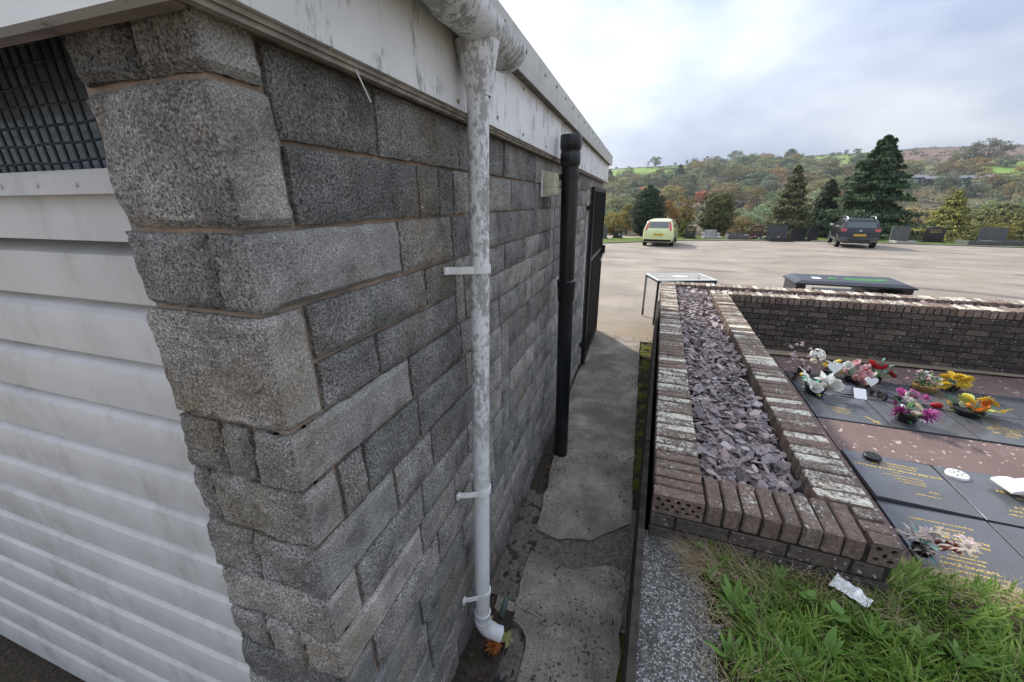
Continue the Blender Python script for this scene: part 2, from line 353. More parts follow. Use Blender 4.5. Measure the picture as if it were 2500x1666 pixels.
MTYRE = plain('tyre_rubber', (0.018,0.018,0.018), 0.8, 0.2)
MALLOY = plain('alloy_rim', (0.55,0.56,0.57), 0.3, 0.5, 0.8)
MLIME = plain('lime_car_paint', (0.64,0.69,0.34), 0.3, 0.5, var=0.03, coat=0.8)
MCARBLK = plain('black_car_paint', (0.010,0.011,0.017), 0.25, 0.5, var=0.1, coat=0.25)
MPLAST = plain('grey_bumper_plastic', (0.085,0.088,0.09), 0.6, 0.3)
MREDL = plain('red_lamp_lens', (0.50,0.03,0.035), 0.15, 0.6, var=0.3, scale=60, coat=0.7)
MPLATE = plain('yellow_number_plate', (0.75,0.50,0.04), 0.4, 0.4, var=0.05)
MBARK = plain('bark', (0.075,0.06,0.045), 0.9, 0.1, var=0.4, scale=12)
MGREENPRINT = plain('green_print', (0.12,0.75,0.10), 0.5, 0.3, var=0.02)
MGALV = plain('pale_painted_wire', (0.55,0.60,0.60), 0.4, 0.4, var=0.1)

# ------------------------------------------------------------------ terrain, car park
HY0, HZ0, HY1 = 90.0, -15.0, 480.0
SKY_S = [-.5,-.083,.1,.175,.25,.307,.407,.48,.62,1.2]; SKY_R = [.068,.0690,.0735,.0790,.0795,.0825,.0845,.089,.0882,.087]
def lerp_tab(x, xs, ys):
    if x <= xs[0]: return ys[0]
    for i in range(len(xs)-1):
        if x <= xs[i+1]: return ys[i] + (ys[i+1]-ys[i])*(x-xs[i])/(xs[i+1]-xs[i])
    return ys[-1]
def zpark(y): return -0.005 - 0.026 * max(0.0, y - 7.0)
def terr(x, y):
    s = (x - CAM.x) / max(y, 20.0)
    zs = CAM.z + lerp_tab(s, SKY_S, SKY_R) * HY1
    if y < 36: return zpark(y)
    if y < HY0:
        t = (y-36)/(HY0-36); t = t*t*(3-2*t); z = zpark(36) + (HZ0 - zpark(36))*t
    elif y < HY1:
        t = (y-HY0)/(HY1-HY0); z = HZ0 + (zs-HZ0)*(.72*t+.28*t*t)
    else: z = zs - 0.05*(y-HY1)
    w = min(1, (y-36)/30.0)
    if y < HY1 + 1: z += w * 1.2 * noise.noise(Vector((x*0.02, y*0.02, 0.3)))* (1 if y < HY1-40 else max(0, (HY1-y)/40))
    return z
def hit_hill(u, v):
    r = ray(u, v); t = HY0 / r.y
    while t * r.y < HY1 - 2:
        p = CAM + r * t
        if terr(p.x, p.y) >= p.z: return p
        t += 1.0 / r.y
    p = CAM + r * ((HY1 - 3) / r.y); return p
def pxm(p):
    d = p - CAM; return FPX / Vector((right.x,0,0)).length * 1.0 / (-d.dot(back)) * Vector((right.x,0,0)).length
def at_y(u, v, y):
    r = ray(u, v); return CAM + r * (y / r.y)

KERB = [(-14,22.5),(-8,23.0),(-4.5,24.2),(-1.7,25.7),(0,27.2),(2.0,29.2),(4.3,30.6),(8.3,31.7),(12.1,32.4),(16.1,31.4),(20.9,30.0),(27,28.6),(40,27.5),(60,27)]
def kerb_y(x):
    return lerp_tab(x, [k[0] for k in KERB], [k[1] for k in KERB])
mb = MB(); xs = [-14 + i*1.0 for i in range(75)]
for i in range(len(xs)-1):
    ys_a = [6.0, 9.0, 13.0, 18.0]; 
    cola = [(xs[i], y, zpark(y)) for y in ys_a] + [(xs[i], kerb_y(xs[i]), zpark(kerb_y(xs[i])))]
    colb = [(xs[i+1], y, zpark(y)) for y in ys_a] + [(xs[i+1], kerb_y(xs[i+1]), zpark(kerb_y(xs[i+1])))]
    for k in range(4): mb.quad(cola[k], colb[k], colb[k+1], cola[k+1])
park = structure(mb.build('car_park', MASPH))
mb = MB()   # low concrete kerb
for i in range(len(xs)-1):
    a, b_ = xs[i], xs[i+1]; ya, yb = kerb_y(a), kerb_y(b_); za, zb = zpark(ya)-.03, zpark(yb)-.03
    v = [(a,ya-.02,za),(b_,yb-.02,zb),(b_,yb-.02,zb+.10),(a,ya-.02,za+.10),(a,ya+.12,za+.10),(b_,yb+.12,zb+.10)]
    mb.add(v, [(0,1,2,3),(3,2,5,4)])
structure(mb.build('kerb', plain('kerb_concrete', (0.22,0.21,0.17), 0.9, 0.2)))
mb = MB(); rows = [0.10, 0.8, 1.8, 3.0, 4.5]
for i in range(len(xs)-1):
    def vp(x, r):
        y = min(kerb_y(x) + r, 37.5); return (x, y, zpark(y)+.065+ .03*noise.noise(Vector((x*.9, y*.9, 2))))
    for k in range(4): mb.quad(vp(xs[i],rows[k]), vp(xs[i+1],rows[k]), vp(xs[i+1],rows[k+1]), vp(xs[i],rows[k+1]))
MVERGE = m_soil('verge_turf', (0.055,0.085,0.016), (0.13,0.17,0.035))
structure(mb.build('verge', MVERGE, smooth=180))
def cover_col(x, y):
    s = (x-CAM.x)/y; n1_ = noise.noise(Vector((x*.012, y*.012, 7.1))); n2_ = noise.noise(Vector((x*.03, y*.03, 3.3)))
    scrub = Vector((0.105,0.10,0.05)) if n2_ < 0 else Vector((0.10,0.085,0.05))
    green = Vector((0.15,0.235,0.045)); heath = Vector((0.155,0.105,0.085)); olive = Vector((0.16,0.165,0.065))
    c = scrub
    if y < 95: return Vector((0.06,0.06,0.03))
    if s < .09 and y > 385: c = green
    elif .09 <= s < .30 and y > 425: c = olive.lerp(green, .4)
    elif .29 <= s < .44 and y > 400 + 60*n1_: c = green.lerp(olive, .3)
    elif s >= .44 and y > 395 + 50*n1_: c = heath
    elif .575 < s < .66 and 300 < y < 375: c = green
    elif s > .28 and y > 330 and n2_ > 0.05: c = olive
    elif s > .3 and y > 330: c = heath.lerp(scrub, .4)
    if y > 472: c = Vector((0.07,0.07,0.045))
    return c
mb = MB(); gx = [-330 + i*7.1 for i in range(94)]; gy = [36,40,46,53,61,70,80,90] + [100 + 8*i for i in range(48)] + [HY1-4, HY1, 500, 560]
for y in gy:
    for x in gx: mb.v.append((x*max(1, y/260.0), y, 0))
mb.v = [(x, y, terr(x, y) - (.02 if y < 37 else 0)) for x, y, z in mb.v]
nx = len(gx)
for j in range(len(gy)-1):
    for i in range(nx-1): mb.f.append((j*nx+i, j*nx+i+1, (j+1)*nx+i+1, (j+1)*nx+i)); mb.m.append(0)
hill = structure(mb.build('hillside', m_hill(), smooth=180))
ca = hill.data.color_attributes.new('cover', 'FLOAT_COLOR', 'POINT')
buf = []
for x, y, z in mb.v: c = cover_col(x, y); buf.extend((c.x, c.y, c.z, 1.0))
ca.data.foreach_set('color', buf)
mb = MB()   # wide ground round and behind the place, just below everything else
mb.add([(-330,-200,-.75),(330,-200,-.75),(330,36.5,-.80),(-330,36.5,-.80)], [(0,1,2,3)])
structure(mb.build('ground', MASPH))  # unseen behind the camera; pale tarmac added there to bounce light onto door and wall

# ------------------------------------------------------------------ concrete path, soil strip, board
def slab(name, outline, z0, z1, mat, jit=0.0):
    mb = MB(); mb.prism([(x + U(-jit,jit), y + U(-jit,jit)) for x, y in outline], lambda a, b_, d: (a, b_, d), z0, z1); return structure(mb.build(name, mat))
def edge_pts(a, b_, n, j):
    return [(a[0]+(b_[0]-a[0])*i/n + U(-j,j), a[1]+(b_[1]-a[1])*i/n + U(-j,j)) for i in range(n)]
o1 = edge_pts((.15,1.975),(.30,1.93),2,.012)+edge_pts((.30,1.93),(.52,1.995),3,.012)+edge_pts((.52,1.995),(.742,2.20),4,.012)+edge_pts((.742,2.2),(.757,6.1),30,.006)+edge_pts((.757,6.1),(.49,6.19),4,.02)+edge_pts((.49,6.19),(.01,6.37),6,.025)+edge_pts((.01,6.37),(.03,3.3),18,.008)+edge_pts((.03,3.3),(.11,2.6),6,.012)+edge_pts((.11,2.6),(.15,1.975),6,.012)
slab('path', o1, -.12, 0.0, MCONC)
o2 = edge_pts((.36,.40),(.70,.40),3,.01)+edge_pts((.70,.40),(.715,1.35),8,.018)+edge_pts((.715,1.35),(.735,1.84),6,.014)+edge_pts((.735,1.84),(.55,1.80),3,.012)+edge_pts((.55,1.80),(.42,1.74),3,.012)+edge_pts((.42,1.74),(.15,1.80),4,.012)+edge_pts((.15,1.80),(.165,1.435),5,.012)+edge_pts((.165,1.435),(.24,1.42),2,.006)+[(.30,1.405),(.345,1.36),(.362,1.29),(.365,1.15)]
slab('path', o2, -.12, -.004, MCONC)
mb = MB()  # crumbled fill, soil below everything in the alley
for i in range(18):
    for j in range(44):
        pass
def relief(name, x0, x1, y0, y1, z, amp, sc, mat, st=.03, fx=None):
    nx_, ny_ = max(2, int((x1-x0)/st)), max(2, int((y1-y0)/st)); mb = MB()
    for j in range(ny_+1):
        for i in range(nx_+1):
            y = y0+(y1-y0)*j/ny_; xo = fx(y) if fx else 0
            x = x0+(x1-x0)*i/nx_; mb.v.append((x+xo*(i/nx_), y, z + amp*fbm((x,y,z), sc)))
    for j in range(ny_):
        for i in range(nx_): mb.f.append((j*(nx_+1)+i, j*(nx_+1)+i+1, (j+1)*(nx_+1)+i+1, (j+1)*(nx_+1)+i)); mb.m.append(0)
    return mb.build(name, mat, smooth=180)
structure(relief('tarmac_patch', -.02, .80, 1.462, 2.35, -.018, .020, 22, MPATCH, .018))
structure(relief('soil_strip', .68, .80, .35, 6.6, -.035, .05, 16, MSOIL, .02, fx=lambda y: .035*(y-1.2)))
MFOOT = m_soil('wall_foot_dirt', (0.03,0.025,0.02), (0.12,0.098,0.075), (0.10,0.11,0.035), (0.60, 0.70))
structure(relief('wall_foot_soil', -.04, .175, .45, 6.4, -.024, .034, 18, MFOOT, .022))
structure(relief('moss_patch', .73, .97, 5.35, 6.22, -.020, .05, 14, MSOIL, .02))
structure(relief('alley_subsoil', -.04, .75, .35, 1.62, -.06, .03, 12, MPATCH, .03))
# gully beside the rain pipe
mb = MB()
arc = [(.06,1.455),(.245,1.435),(.312,1.42),(.358,1.37),(.376,1.29),(.38,.95)]
inn = [(.06,1.375),(.20,1.362),(.235,1.34),(.262,1.31),(.275,1.26),(.277,.95)]
for i in range(len(arc)-1):
    a, b_, c, d = arc[i], arc[i+1], inn[i+1], inn[i]
    mb.quad((*a,-.0055),(*b_,-.0055),(*c,-.03),(*d,-.03)); mb.quad((*d,-.03),(*c,-.03),(*c,-.14),(*d,-.14))
mb.quad((.06,.95,-.13),(.277,.95,-.13),(.277,1.375,-.13),(.06,1.375,-.13))
g = thing('drain_gully', 'sunken concrete gully with rounded rim under the white rain pipe', 'drain', (0,0,0))
mb.build('gully_rim', MCONC, g)
mb = MB()
for i in range(6): mb.box(.085+.03*i, .097+.03*i, 1.10, 1.33, -.075, -.06)
mb.box(.08, .265, 1.09, 1.105, -.078, -.058); mb.box(.08, .265, 1.325, 1.34, -.078, -.058)
mb.build('grate', MBLACK, g)
# board between soil strip and planter (runs on past it towards the lawn)
mb = MB(); L = 6.3
def bxr(y): return .742 + (y-.886)*.0433
for k in range(3):
    ya, yb = (.45, 2.3, 4.25)[k], (2.296, 4.246, 6.25)[k]; zt = (.598, .603, .60)[k]
    v = [(bxr(ya)-.028,ya,-.08),(bxr(ya),ya,-.08),(bxr(yb),yb,-.08),(bxr(yb)-.028,yb,-.08),(bxr(ya)-.028,ya,zt),(bxr(ya),ya,zt),(bxr(yb),yb,zt),(bxr(yb)-.028,yb,zt)]
    if k == 0: bt = thing('edging_board', 'long blackened edging board between soil strip and brick planter', 'board')
    m2 = MB(); m2.add(v, [(0,3,2,1),(4,5,6,7),(0,1,5,4),(1,2,6,5),(2,3,7,6),(3,0,4,7)]); m2.build('plank', MTIMBER, bt)
# forecourt in front of the garage door
structure(relief('forecourt', -6.0, .36, -3.0, .72, -.475, .02, 9, MFOOT, .12))
mb = MB(); mb.box(-.02, .36, .40, .50, -.6, -.01); structure(mb.build('path_end', MCONC))

# ------------------------------------------------------------------ the stone garage
G = thing('stone_garage', 'grey rock-faced stone garage with white fascia and white roller door', 'building')
YC = 0.49
def skin_block(path, z0, z1, st, amp, chamf=.007, back_=.045):
    """rock-faced block following a plan polyline [(x,y,nx,ny)], between z0 and z1"""
    pts = []
    for k in range(len(path)-1):
        a, b_ = path[k], path[k+1]; d = math.hypot(b_[0]-a[0], b_[1]-a[1]); n = max(2, int(d/st)) if d > .008 else 1
        for i in range(n + (1 if k == len(path)-2 else 0)):
            t = i/n; pts.append([a[j]+(b_[j]-a[j])*t for j in range(4)])
    nzs = max(3, int((z1-z0)/st)); m = MB(); np_ = len(pts)
    tot = sum(math.hypot(path[k+1][0]-path[k][0], path[k+1][1]-path[k][1]) for k in range(len(path)-1))
    off = Vector((U(0,9), U(0,9), U(0,9))); bul = U(-.3, 1.0)
    for i, (x, y, nx_, ny_) in enumerate(pts):
        t = i/(np_-1)
        for j in range(nzs+1):
            s = j/nzs; z = z0+(z1-z0)*s
            nn = Vector((nx_, ny_, 0)); 
            if len(path) > 2 and x > -.006 and y < YC+.006: nn = Vector((1, -1, 0))
            if nn.length: nn.normalize()
            p = Vector((x, y, z)); e = min(s, 1-s)*(z1-z0); et = min(t, 1-t)*tot; ed = min(e, et)
            h = amp*(1.0 if ny_ < -.5 else .55)*(fbm(p+off, 9, 3)*.9 + fbm(p+off, 34, 2)*.55) + .006*bul*(1 - (2*s-1)**2)*(1-(2*t-1)**2)
            h -= chamf*max(0, 1-ed/.012)**1.5 * (.95+.5*noise.noise(p*60))
            jz = (.003*noise.noise(p*23+off) if j in (0, nzs) else 0); jt = (.003*noise.noise(p*19-off) if i in (0, np_-1) else 0)
            q = p + nn*h + Vector((-ny_*jt, nx_*jt, jz)); m.v.append(tuple(q))
    def id_(i, j): return i*(nzs+1)+j
    for i in range(np_-1):
        for j in range(nzs): m.f.append((id_(i,j), id_(i+1,j), id_(i+1,j+1), id_(i,j+1))); m.m.append(1 if len(path) > 2 and pts[i][3] > -.5 else 0)
    ring = [id_(i,0) for i in range(np_)] + [id_(np_-1,j) for j in range(1,nzs+1)] + [id_(i,nzs) for i in range(np_-2,-1,-1)] + [id_(0,j) for j in range(nzs-1,0,-1)]
    b0 = len(m.v)
    lookup = {}
    for i in range(np_):
        for j in range(nzs+1): lookup[id_(i,j)] = pts[i]
    for r in ring:
        x, y, z = m.v[r]; p = lookup[r]; nn = Vector((p[2], p[3], 0)); nn = nn.normalized() if nn.length else nn
        if len(path) > 2 and p[0] > -.045 and p[1] < YC+.045: nn = Vector((.9, -.9, 0))
        m.v.append((x - nn.x*back_, y - nn.y*back_, z))
    for k in range(len(ring)):
        k2 = (k+1) % len(ring); m.f.append((ring[k2], ring[k], b0+k, b0+k2)); m.m.append(0)
    return m
WY1 = 6.5
side = MB(); side.box(-.28, -.019, YC+.019, WY1, -.6, 2.56); side_wall = side.build('side_wall', MMORTAR, G)
fr = MB(); fr.box(-.30, -.025, YC+.0195, YC+.16, -.6, 2.56); pier = fr.build('front_pier', MMORTAR, G)
def side_path(y0, y1): return [(0,y0,1,0),(0,y1,1,0)]
def quoin_path(xl, y1): return [(xl,YC,0,-1),(-.003,YC,0,-1),(0,YC+.004,1,0),(0,y1,1,0)]
def front_path(x0, x1): return [(x0,YC,0,-1),(x1,YC,0,-1)]
JT = .0078
def stone_side(y0, y1, z0, z1):
    yy = (y0+y1)/2; st = .014 if yy < 1.5 else (.022 if yy < 2.6 else .04)
    skin_block(side_path(y0+JT, y1-JT*.4), z0+JT, z1-JT*.3, st, .012 if yy < 2 else .018).build('stone', MSTONE, side_wall, smooth=33)
def stone_front(x0, x1, z0, z1):
    skin_block(front_path(x0+JT*.5, x1-JT*.5), z0+JT, z1-JT*.3, .012, .017, chamf=.012).build('stone', MSTONE, pier, smooth=33)
def stone_quoin(xl, y1, z0, z1):
    skin_block(quoin_path(xl+JT*.5, y1-JT*.4), z0+JT, z1-JT*.3, .012, .015, chamf=.012).build('stone', [MSTONE, MSAWN], side_wall, smooth=33)
def pl_edge(z): return lerp_tab(z, [-.45,.676,1.049,1.236,1.427,1.6,1.83,2.0,2.3], [-.47,-.398,-.369,-.36,-.34,-.325,-.31,-.30,-.285])
# quoin rows: z0, z1, y end on the side, front joints
QUO = [(2.227,2.45,.600,[-.135]),(2.003,2.227,.612,[]),(1.855,2.003,.948,[-.095]),(1.61,1.855,.594,[]),(1.465,1.61,.934,[-.203,-.113]),
       (1.307,1.465,.598,[-.29]),(1.149,1.307,.80,[-.20]),(1.0,1.149,.60,[]),(.86,1.0,.90,[-.25,-.13]),(.70,.86,.61,[]),(.56,.70,.85,[-.22]),(.42,.56,.60,[]),(.27,.42,.88,[-.2]),(.0,.27,.62,[]),(-.25,.0,.9,[-.24]),(-.5,-.25,.6,[])]
for z0, z1, y1, js in QUO:
    e = pl_edge((z0+z1)/2) + U(-.006,.006); xsx = [e] + js
    for k in range(len(xsx)-1): stone_front(xsx[k], xsx[k+1], z0, z1)
    stone_quoin(xsx[-1], y1, z0, z1)
CZ = [2.45,2.305,2.15,2.003,1.855,1.73,1.61,1.465,1.307,1.149,1.0,.86,.70,.56,.42,.27,.13,-.02]
def quoin_end(z0, z1):
    zm = (z0+z1)/2
    for a, b_, y1, js in QUO:
        if a <= zm <= b_: return y1
    return .6
FIX = {0: [.83,1.3], 1: [.898,1.352], 2: [1.066,1.195,1.30], 3: [1.272,1.50], 4: [1.066,1.272], 5: [.798,1.272], 6: [1.30], 7: [.690,.96,1.33], 8: [1.02,1.38], 9: [.93,1.31]}
DOOR0, DOOR1, DTOP = 4.80, 6.26, 2.15
reserved = {k: [] for k in range(len(CZ))}
reserved[4].append((1.272,1.352,'skip')); reserved[5].append((1.272,1.352,'skip')); stone_side(1.272, 1.352, CZ[6], CZ[4])
for k in range(len(CZ)-1):
    z1, z0 = CZ[k], CZ[k+1]; y = quoin_end(z0, z1); cuts = list(FIX.get(k, []))
    while y < WY1 - .02:
        blk = [r for r in reserved[k] if abs(r[0]-y) < .004]
        if blk: y = blk[0][1]; continue
        nxt = min([r[0] for r in reserved[k] if r[0] > y + .004] + [WY1])
        cand = [c for c in cuts if c > y + .03]
        w = (cand[0]-y) if cand else U(.17,.50)
        if z1 < DTOP and y < DOOR0: nxt = min(nxt, DOOR0)
        y2 = min(y + w, nxt)
        if nxt - y2 < .10: y2 = nxt
        if z1 < DTOP and DOOR0-.01 <= y < DOOR1: y = DOOR1; continue
        if not cand and 1.45 < y < 4.3 and k < len(CZ)-3 and RND() < .14 and not any(r[0] < y+.3 and r[1] > y for r in reserved[k+1]):
            w = U(.10,.17)
            if y + w < nxt - .1:
                stone_side(y, y+w, CZ[k+2], z1); reserved[k+1].append((y, y+w, 'skip')); y += w; continue
        stone_side(y, y2, z0, z1); y = y2
# doorway (far end of the side wall) with white frame, door leaf behind and the steel gate
mb = MB(); mb.box(-.20, -.0115, DOOR0, DOOR1, .03, DTOP-.005); mb.build('doorway', MDARK, G)
mb = MB()
mb.box(-.015, .012, DOOR0-.045, DOOR0+.012, .02, DTOP+.02); mb.box(-.015, .012, DOOR1-.012, DOOR1+.04, .02, DTOP+.02); mb.box(-.0145, .0115, DOOR0+.012, DOOR1-.012, DTOP-.035, DTOP+.02)
mb.build('door_frame', MFASCIA, G)
mb = MB(); mb.box(-.03, -.008, DOOR0+.02, DOOR1-.02, .04, DTOP-.04); mb.build('door', plain('dark_door', (.03,.032,.035), .5), G)
gate = MB(); y0, y1 = DOOR0-.02, DOOR1-.02
gate.box(.03, .07, y0, y0+.05, .03, 2.20); gate.box(.03, .07, y1-.045, y1, .03, 2.20)
gate.box(.031, .069, y0+.05, y1-.045, 2.155, 2.20); gate.box(.031, .069, y0+.05, y1-.045, .06, .10); gate.box(.031, .069, y0+.05, y1-.045, 1.36, 1.40)
gate.box(.0, .03, y0-.06, y0, 1.95, 2.0); gate.box(.0, .03, y0-.06, y0, .28, .34)
gt = gate.build('gate', MBLACK, G)
bm_ = MB(); bm_.box(-.008, .008, -.008, .008, 0, 2.05); bme = bm_.mesh('bar', MBLACK)
for i in range(12): inst(bme, 'bar', gt, (.05, y0+.13+i*(y1-y0-.22)/11, .105))
lk = MB(); lk.box(.07, .115, y1-.10, y1-.03, 1.30, 1.42); lk.tube([(.09,y1-.05,1.34),(.10,y1-.25,1.30),(.095,y1-.55,1.24)], .010, 6); lk.build('lock', MBLACK, gt)
# fascia boards, soffit lip, roof trim
FXO = .05
for (a, b_) in ((.425,1.327),(1.331,1.870),(1.874,3.9),(3.904,WY1+.04)):
    m2 = MB(); m2.box(.030, FXO+.0004*a, a, b_, 2.318, 2.562); fb = m2.build('fascia_board', MFASCIA, G)
    m3 = MB(); ny = max(1, int((b_-a)/.40))
    for i in range(ny):
        y = a+.08+(b_-a-.16)*(i/(max(1,ny-1))) if ny > 1 else (a+b_)/2
        for z in (2.345, 2.52): m3.lathe([(0.0,.0045),(.006,.004),(.007,0)], 8, Tm((FXO+.0004*a, y, z+U(-.01,.01)), ry=rad(90)))
    m3.build('screw', MMORTAR, fb)
m2 = MB(); m2.box(-.02, .040, .45, WY1+.03, 2.3085, 2.3172); m2.box(.018, .034, .452, WY1+.03, 2.300, 2.3083); m2.build('soffit_strip', plain('weathered_timber', (.30,.27,.23), .85, .2, var=.35, scale=20), G)
for (a, b_) in ((.36,2.05),(2.054,4.6),(4.604,WY1+.09)):
    m2 = MB()
    prof = [(.088,2.545),(.094,2.545),(.098,2.60),(.098,2.675),(-.20,2.70),(-.20,2.69),(.088,2.668)]
    m2.prism(prof, lambda p, q, d: (p, d, q), a, b_); tr = m2.build('roof_trim', MTRIM, G)
    m3 = MB()
    for i in range(int((b_-a)/.27)): m3.lathe([(0,.006),(.008,.005),(.009,0)], 8, Tm((.098, a+.12+i*.27, 2.635+U(-.008,.008)), ry=rad(90)))
    m3.build('screw', MMORTAR, tr)
m2 = MB(); m2.box(.0505, .0875, .40, WY1+.06, 2.548, 2.5615); m2.box(.020, .0870, .40, WY1+.06, 2.563, 2.60); m2.build('trim_gap_board', plain('gap_shade_grey', (.17,.155,.135), .85, .2, var=.4, scale=25), G)  # board toned dark to stand for the shadow gap under the trim
m2 = MB(); m2.box(-6.0, .085, .38, WY1+.05, 2.62, 2.668); m2.build('roof', plain('roof_felt', (.06,.06,.06), .9), G)
m2 = MB(); m2.box(-6.0, -.27, 6.2, 6.48, -.6, 2.6); m2.box(-6.0, -5.7, .6, 6.2, -.6, 2.6); m2.build('rear_wall', MMORTAR, G)
# front fascia over the door
m2 = MB(); m2.box(-6.0, .028, .425, .447, 2.292, 2.60); m2.build('fascia_board', MFASCIA, G)
m2 = MB(); m2.box(-6.0, .012, .4475, .478, 2.296, 2.40); m2.build('front_soffit', plain('pinkish_timber', (.33,.27,.25), .85, .2, var=.25, scale=15), G)
m2 = MB(); m2.prism([(.345,2.54),(.351,2.54),(.351,2.66),(.60,2.69),(.60,2.70),(.345,2.672)], lambda p, q, d: (d, p, q), -6.0, .087); m2.build('roof_trim', MTRIM, G)
# roller door
DZ = [1.97,1.817,1.656,1.492,1.321,1.151,.982,.807,.629,.448,.246,.034,-.193,-.44]
rd = MB(); rd.box(-5.0, -.25, .575, .60, 1.972, 2.07); rdo = rd.build('roller_door', MDOOR, G)
for k in range(len(DZ)-1):
    zt, zb = DZ[k], DZ[k+1]; p = zt-zb; m2 = MB()
    prof = [(.655,zt-.001),(.645,zt-.002),(.641,zt-.006),(.6015,zt-.225*p),(.600,zt-.245*p),(.599,zb+.35*p),(.600,zb+.004),(.603,zb),(.655,zb)]
    m2.prism(prof, lambda a, q, d: (d, a, q), -5.0, -.25); m2.build('slat', MDOOR, rdo, smooth=25)
m2 = MB(); m2.box(-5.0, -.25, .548, .574, 2.070, 2.111); m2.box(-5.0, -.25, .560, .60, 2.1115, 2.118); sill = m2.build('window_sill', MDOOR, G)
m3 = MB()
for i in range(9): m3.lathe([(0,.004),(.005,.003),(.006,0)], 8, Tm((-.36-.135*i, .548, 2.089), rx=rad(90)))
m3.build('rivet', MDOOR, sill)
m2 = MB()
for i in range(42): 
    x = -.24 - i*.0345; m2.tube([(x,.594,2.11),(x+U(-.003,.003),.590,2.3),(x,.594,2.56)], .0034, 5)
for j in range(12):
    z = 2.138+j*.036; m2.tube([(-1.7+i*.07, .591+.002*(i % 2), z+U(-.003,.003)) for i in range(22)], .0030, 5)
mesh_o = m2.build('window_mesh', plain('dark_wire', (.035,.042,.05), .5, .3), G)
m2 = MB(); m2.box(-5.0, -.25, .63, .66, 2.10, 2.60); m2.build('dim_interior_panel', plain('interior_shade_blue', (.15,.175,.20), .25, .5, var=.35, scale=9), G)  # panel coloured dull blue-grey to stand for the shaded interior behind the mesh
m2 = MB(); m2.tube([(.036,.79,2.305),(.042,.80,2.28),(.043,.82,2.252)], .0017, 5); m2.build('loose_wire', MWHITE, G)

# ------------------------------------------------------------------ white rain pipe with gutter
P = thing('rain_pipe', 'mottled white plastic rain pipe and gutter end on the stone wall', 'drainpipe', (0,0,0))
ptop = Vector((.112,1.262,2.405)); pbot = Vector((.070,1.215,.16))
m2 = MB(); m2.tube([pbot + (ptop-pbot)*t for t in [i/8 for i in range(9)]], .034, 24); m2.build('pipe', MPVC, P, smooth=40)
m2 = MB()   # shoe
d = (pbot-ptop).normalized()
m2.tube([pbot - d*.035, pbot + d*.0, pbot + d*.035, pbot + Vector((.018,.004,-.075)), pbot + Vector((.055,.012,-.105)), pbot + Vector((.085,.02,-.118))], [.037,.0375,.0375,.0375,.037,.037], 24, caps=False)
m2.tube([pbot - d*.035 + d*.0, pbot - d*.028], [.0395,.0395], 24); m2.tube([pbot + d*.012, pbot + d*.019], [.0395,.0395], 24)
m2.build('pipe_shoe', MPVC, P, smooth=40)
def clip(t, ya):
    c = pbot + (ptop-pbot)*t; m2 = MB(); n = 20
    ringo = [Vector((c.x+.0375*math.cos(a), c.y+.0375*math.sin(a), c.z)) for a in [rad(-95 + 190*i/n) for i in range(n+1)]]
    for sgn, p0 in ((-1, ringo[0]), (1, ringo[-1])):
        pass
    path = [Vector((.012, c.y-ya, c.z)), Vector((c.x*.55, c.y-ya*.82, c.z))] + ringo + [Vector((c.x*.5, c.y+.05, c.z)), Vector((.012, c.y+.055, c.z))]
    for i in range(len(path)-1):
        a, b_ = path[i], path[i+1]; nn = Vector((b_.y-a.y, -(b_.x-a.x), 0)).normalized()*.0022
        m2.add([a-nn+Vector((0,0,-.012)), a+nn+Vector((0,0,-.012)), b_+nn+Vector((0,0,-.012)), b_-nn+Vector((0,0,-.012)), a-nn+Vector((0,0,.012)), a+nn+Vector((0,0,.012)), b_+nn+Vector((0,0,.012)), b_-nn+Vector((0,0,.012))],
               [(0,3,2,1),(4,5,6,7),(0,1,5,4),(1,2,6,5),(2,3,7,6),(3,0,4,7)])
    m2.box(.008, .016, c.y-ya-.016, c.y-ya+.010, c.z-.012, c.z+.012); m2.lathe([(0,.003),(.005,.002),(.006,0)], 8, Tm((.016, c.y-ya-.004, c.z), ry=rad(90)))
    m2.build('pipe_clip', MWHITE, P)
clip(.745,.070); clip(.335,.068); clip(.075,.068)
m2 = MB()   # gutter: half-round, and the running outlet
GC = Vector((.125,0,2.535)); gr = .062
def gsec(r, n=16): return [(GC.x + r*math.cos(a), GC.z + r*math.sin(a)) for a in [rad(180+180*i/n) for i in range(n+1)]]
def gutter(y0, y1, r, th):
    s_ = gsec(r) + list(reversed(gsec(r-th))); m2.prism(s_, lambda p, q, d_: (p, d_, q), y0, y1)
gutter(-.6, 1.10, gr, .003)
m2.build('gutter', MPVC, P, smooth=40)
m2 = MB(); gutter(1.06, 1.09, gr+.006, .006); gutter(1.09, 1.47, gr+.0035, .0045); gutter(1.47, 1.50, gr+.007, .006)
yo = ptop.y+.003
prof = []
for i in range(9):
    t = i/8; rr = .036 + .030*(1-t)**2; prof.append((rr, .0 + (GC.z-gr+.012-ptop.z)*(1-t)))
m2.lathe(list(reversed(prof)) + [(.0365,-.055)], 24, Tm((ptop.x, yo, ptop.z)))
m2.lathe([(.034,-.056),(.0375,-.056),(.0375,-.05)], 24, Tm((ptop.x, yo, ptop.z)))
m2.build('gutter_outlet', MPVC, P, smooth=40)

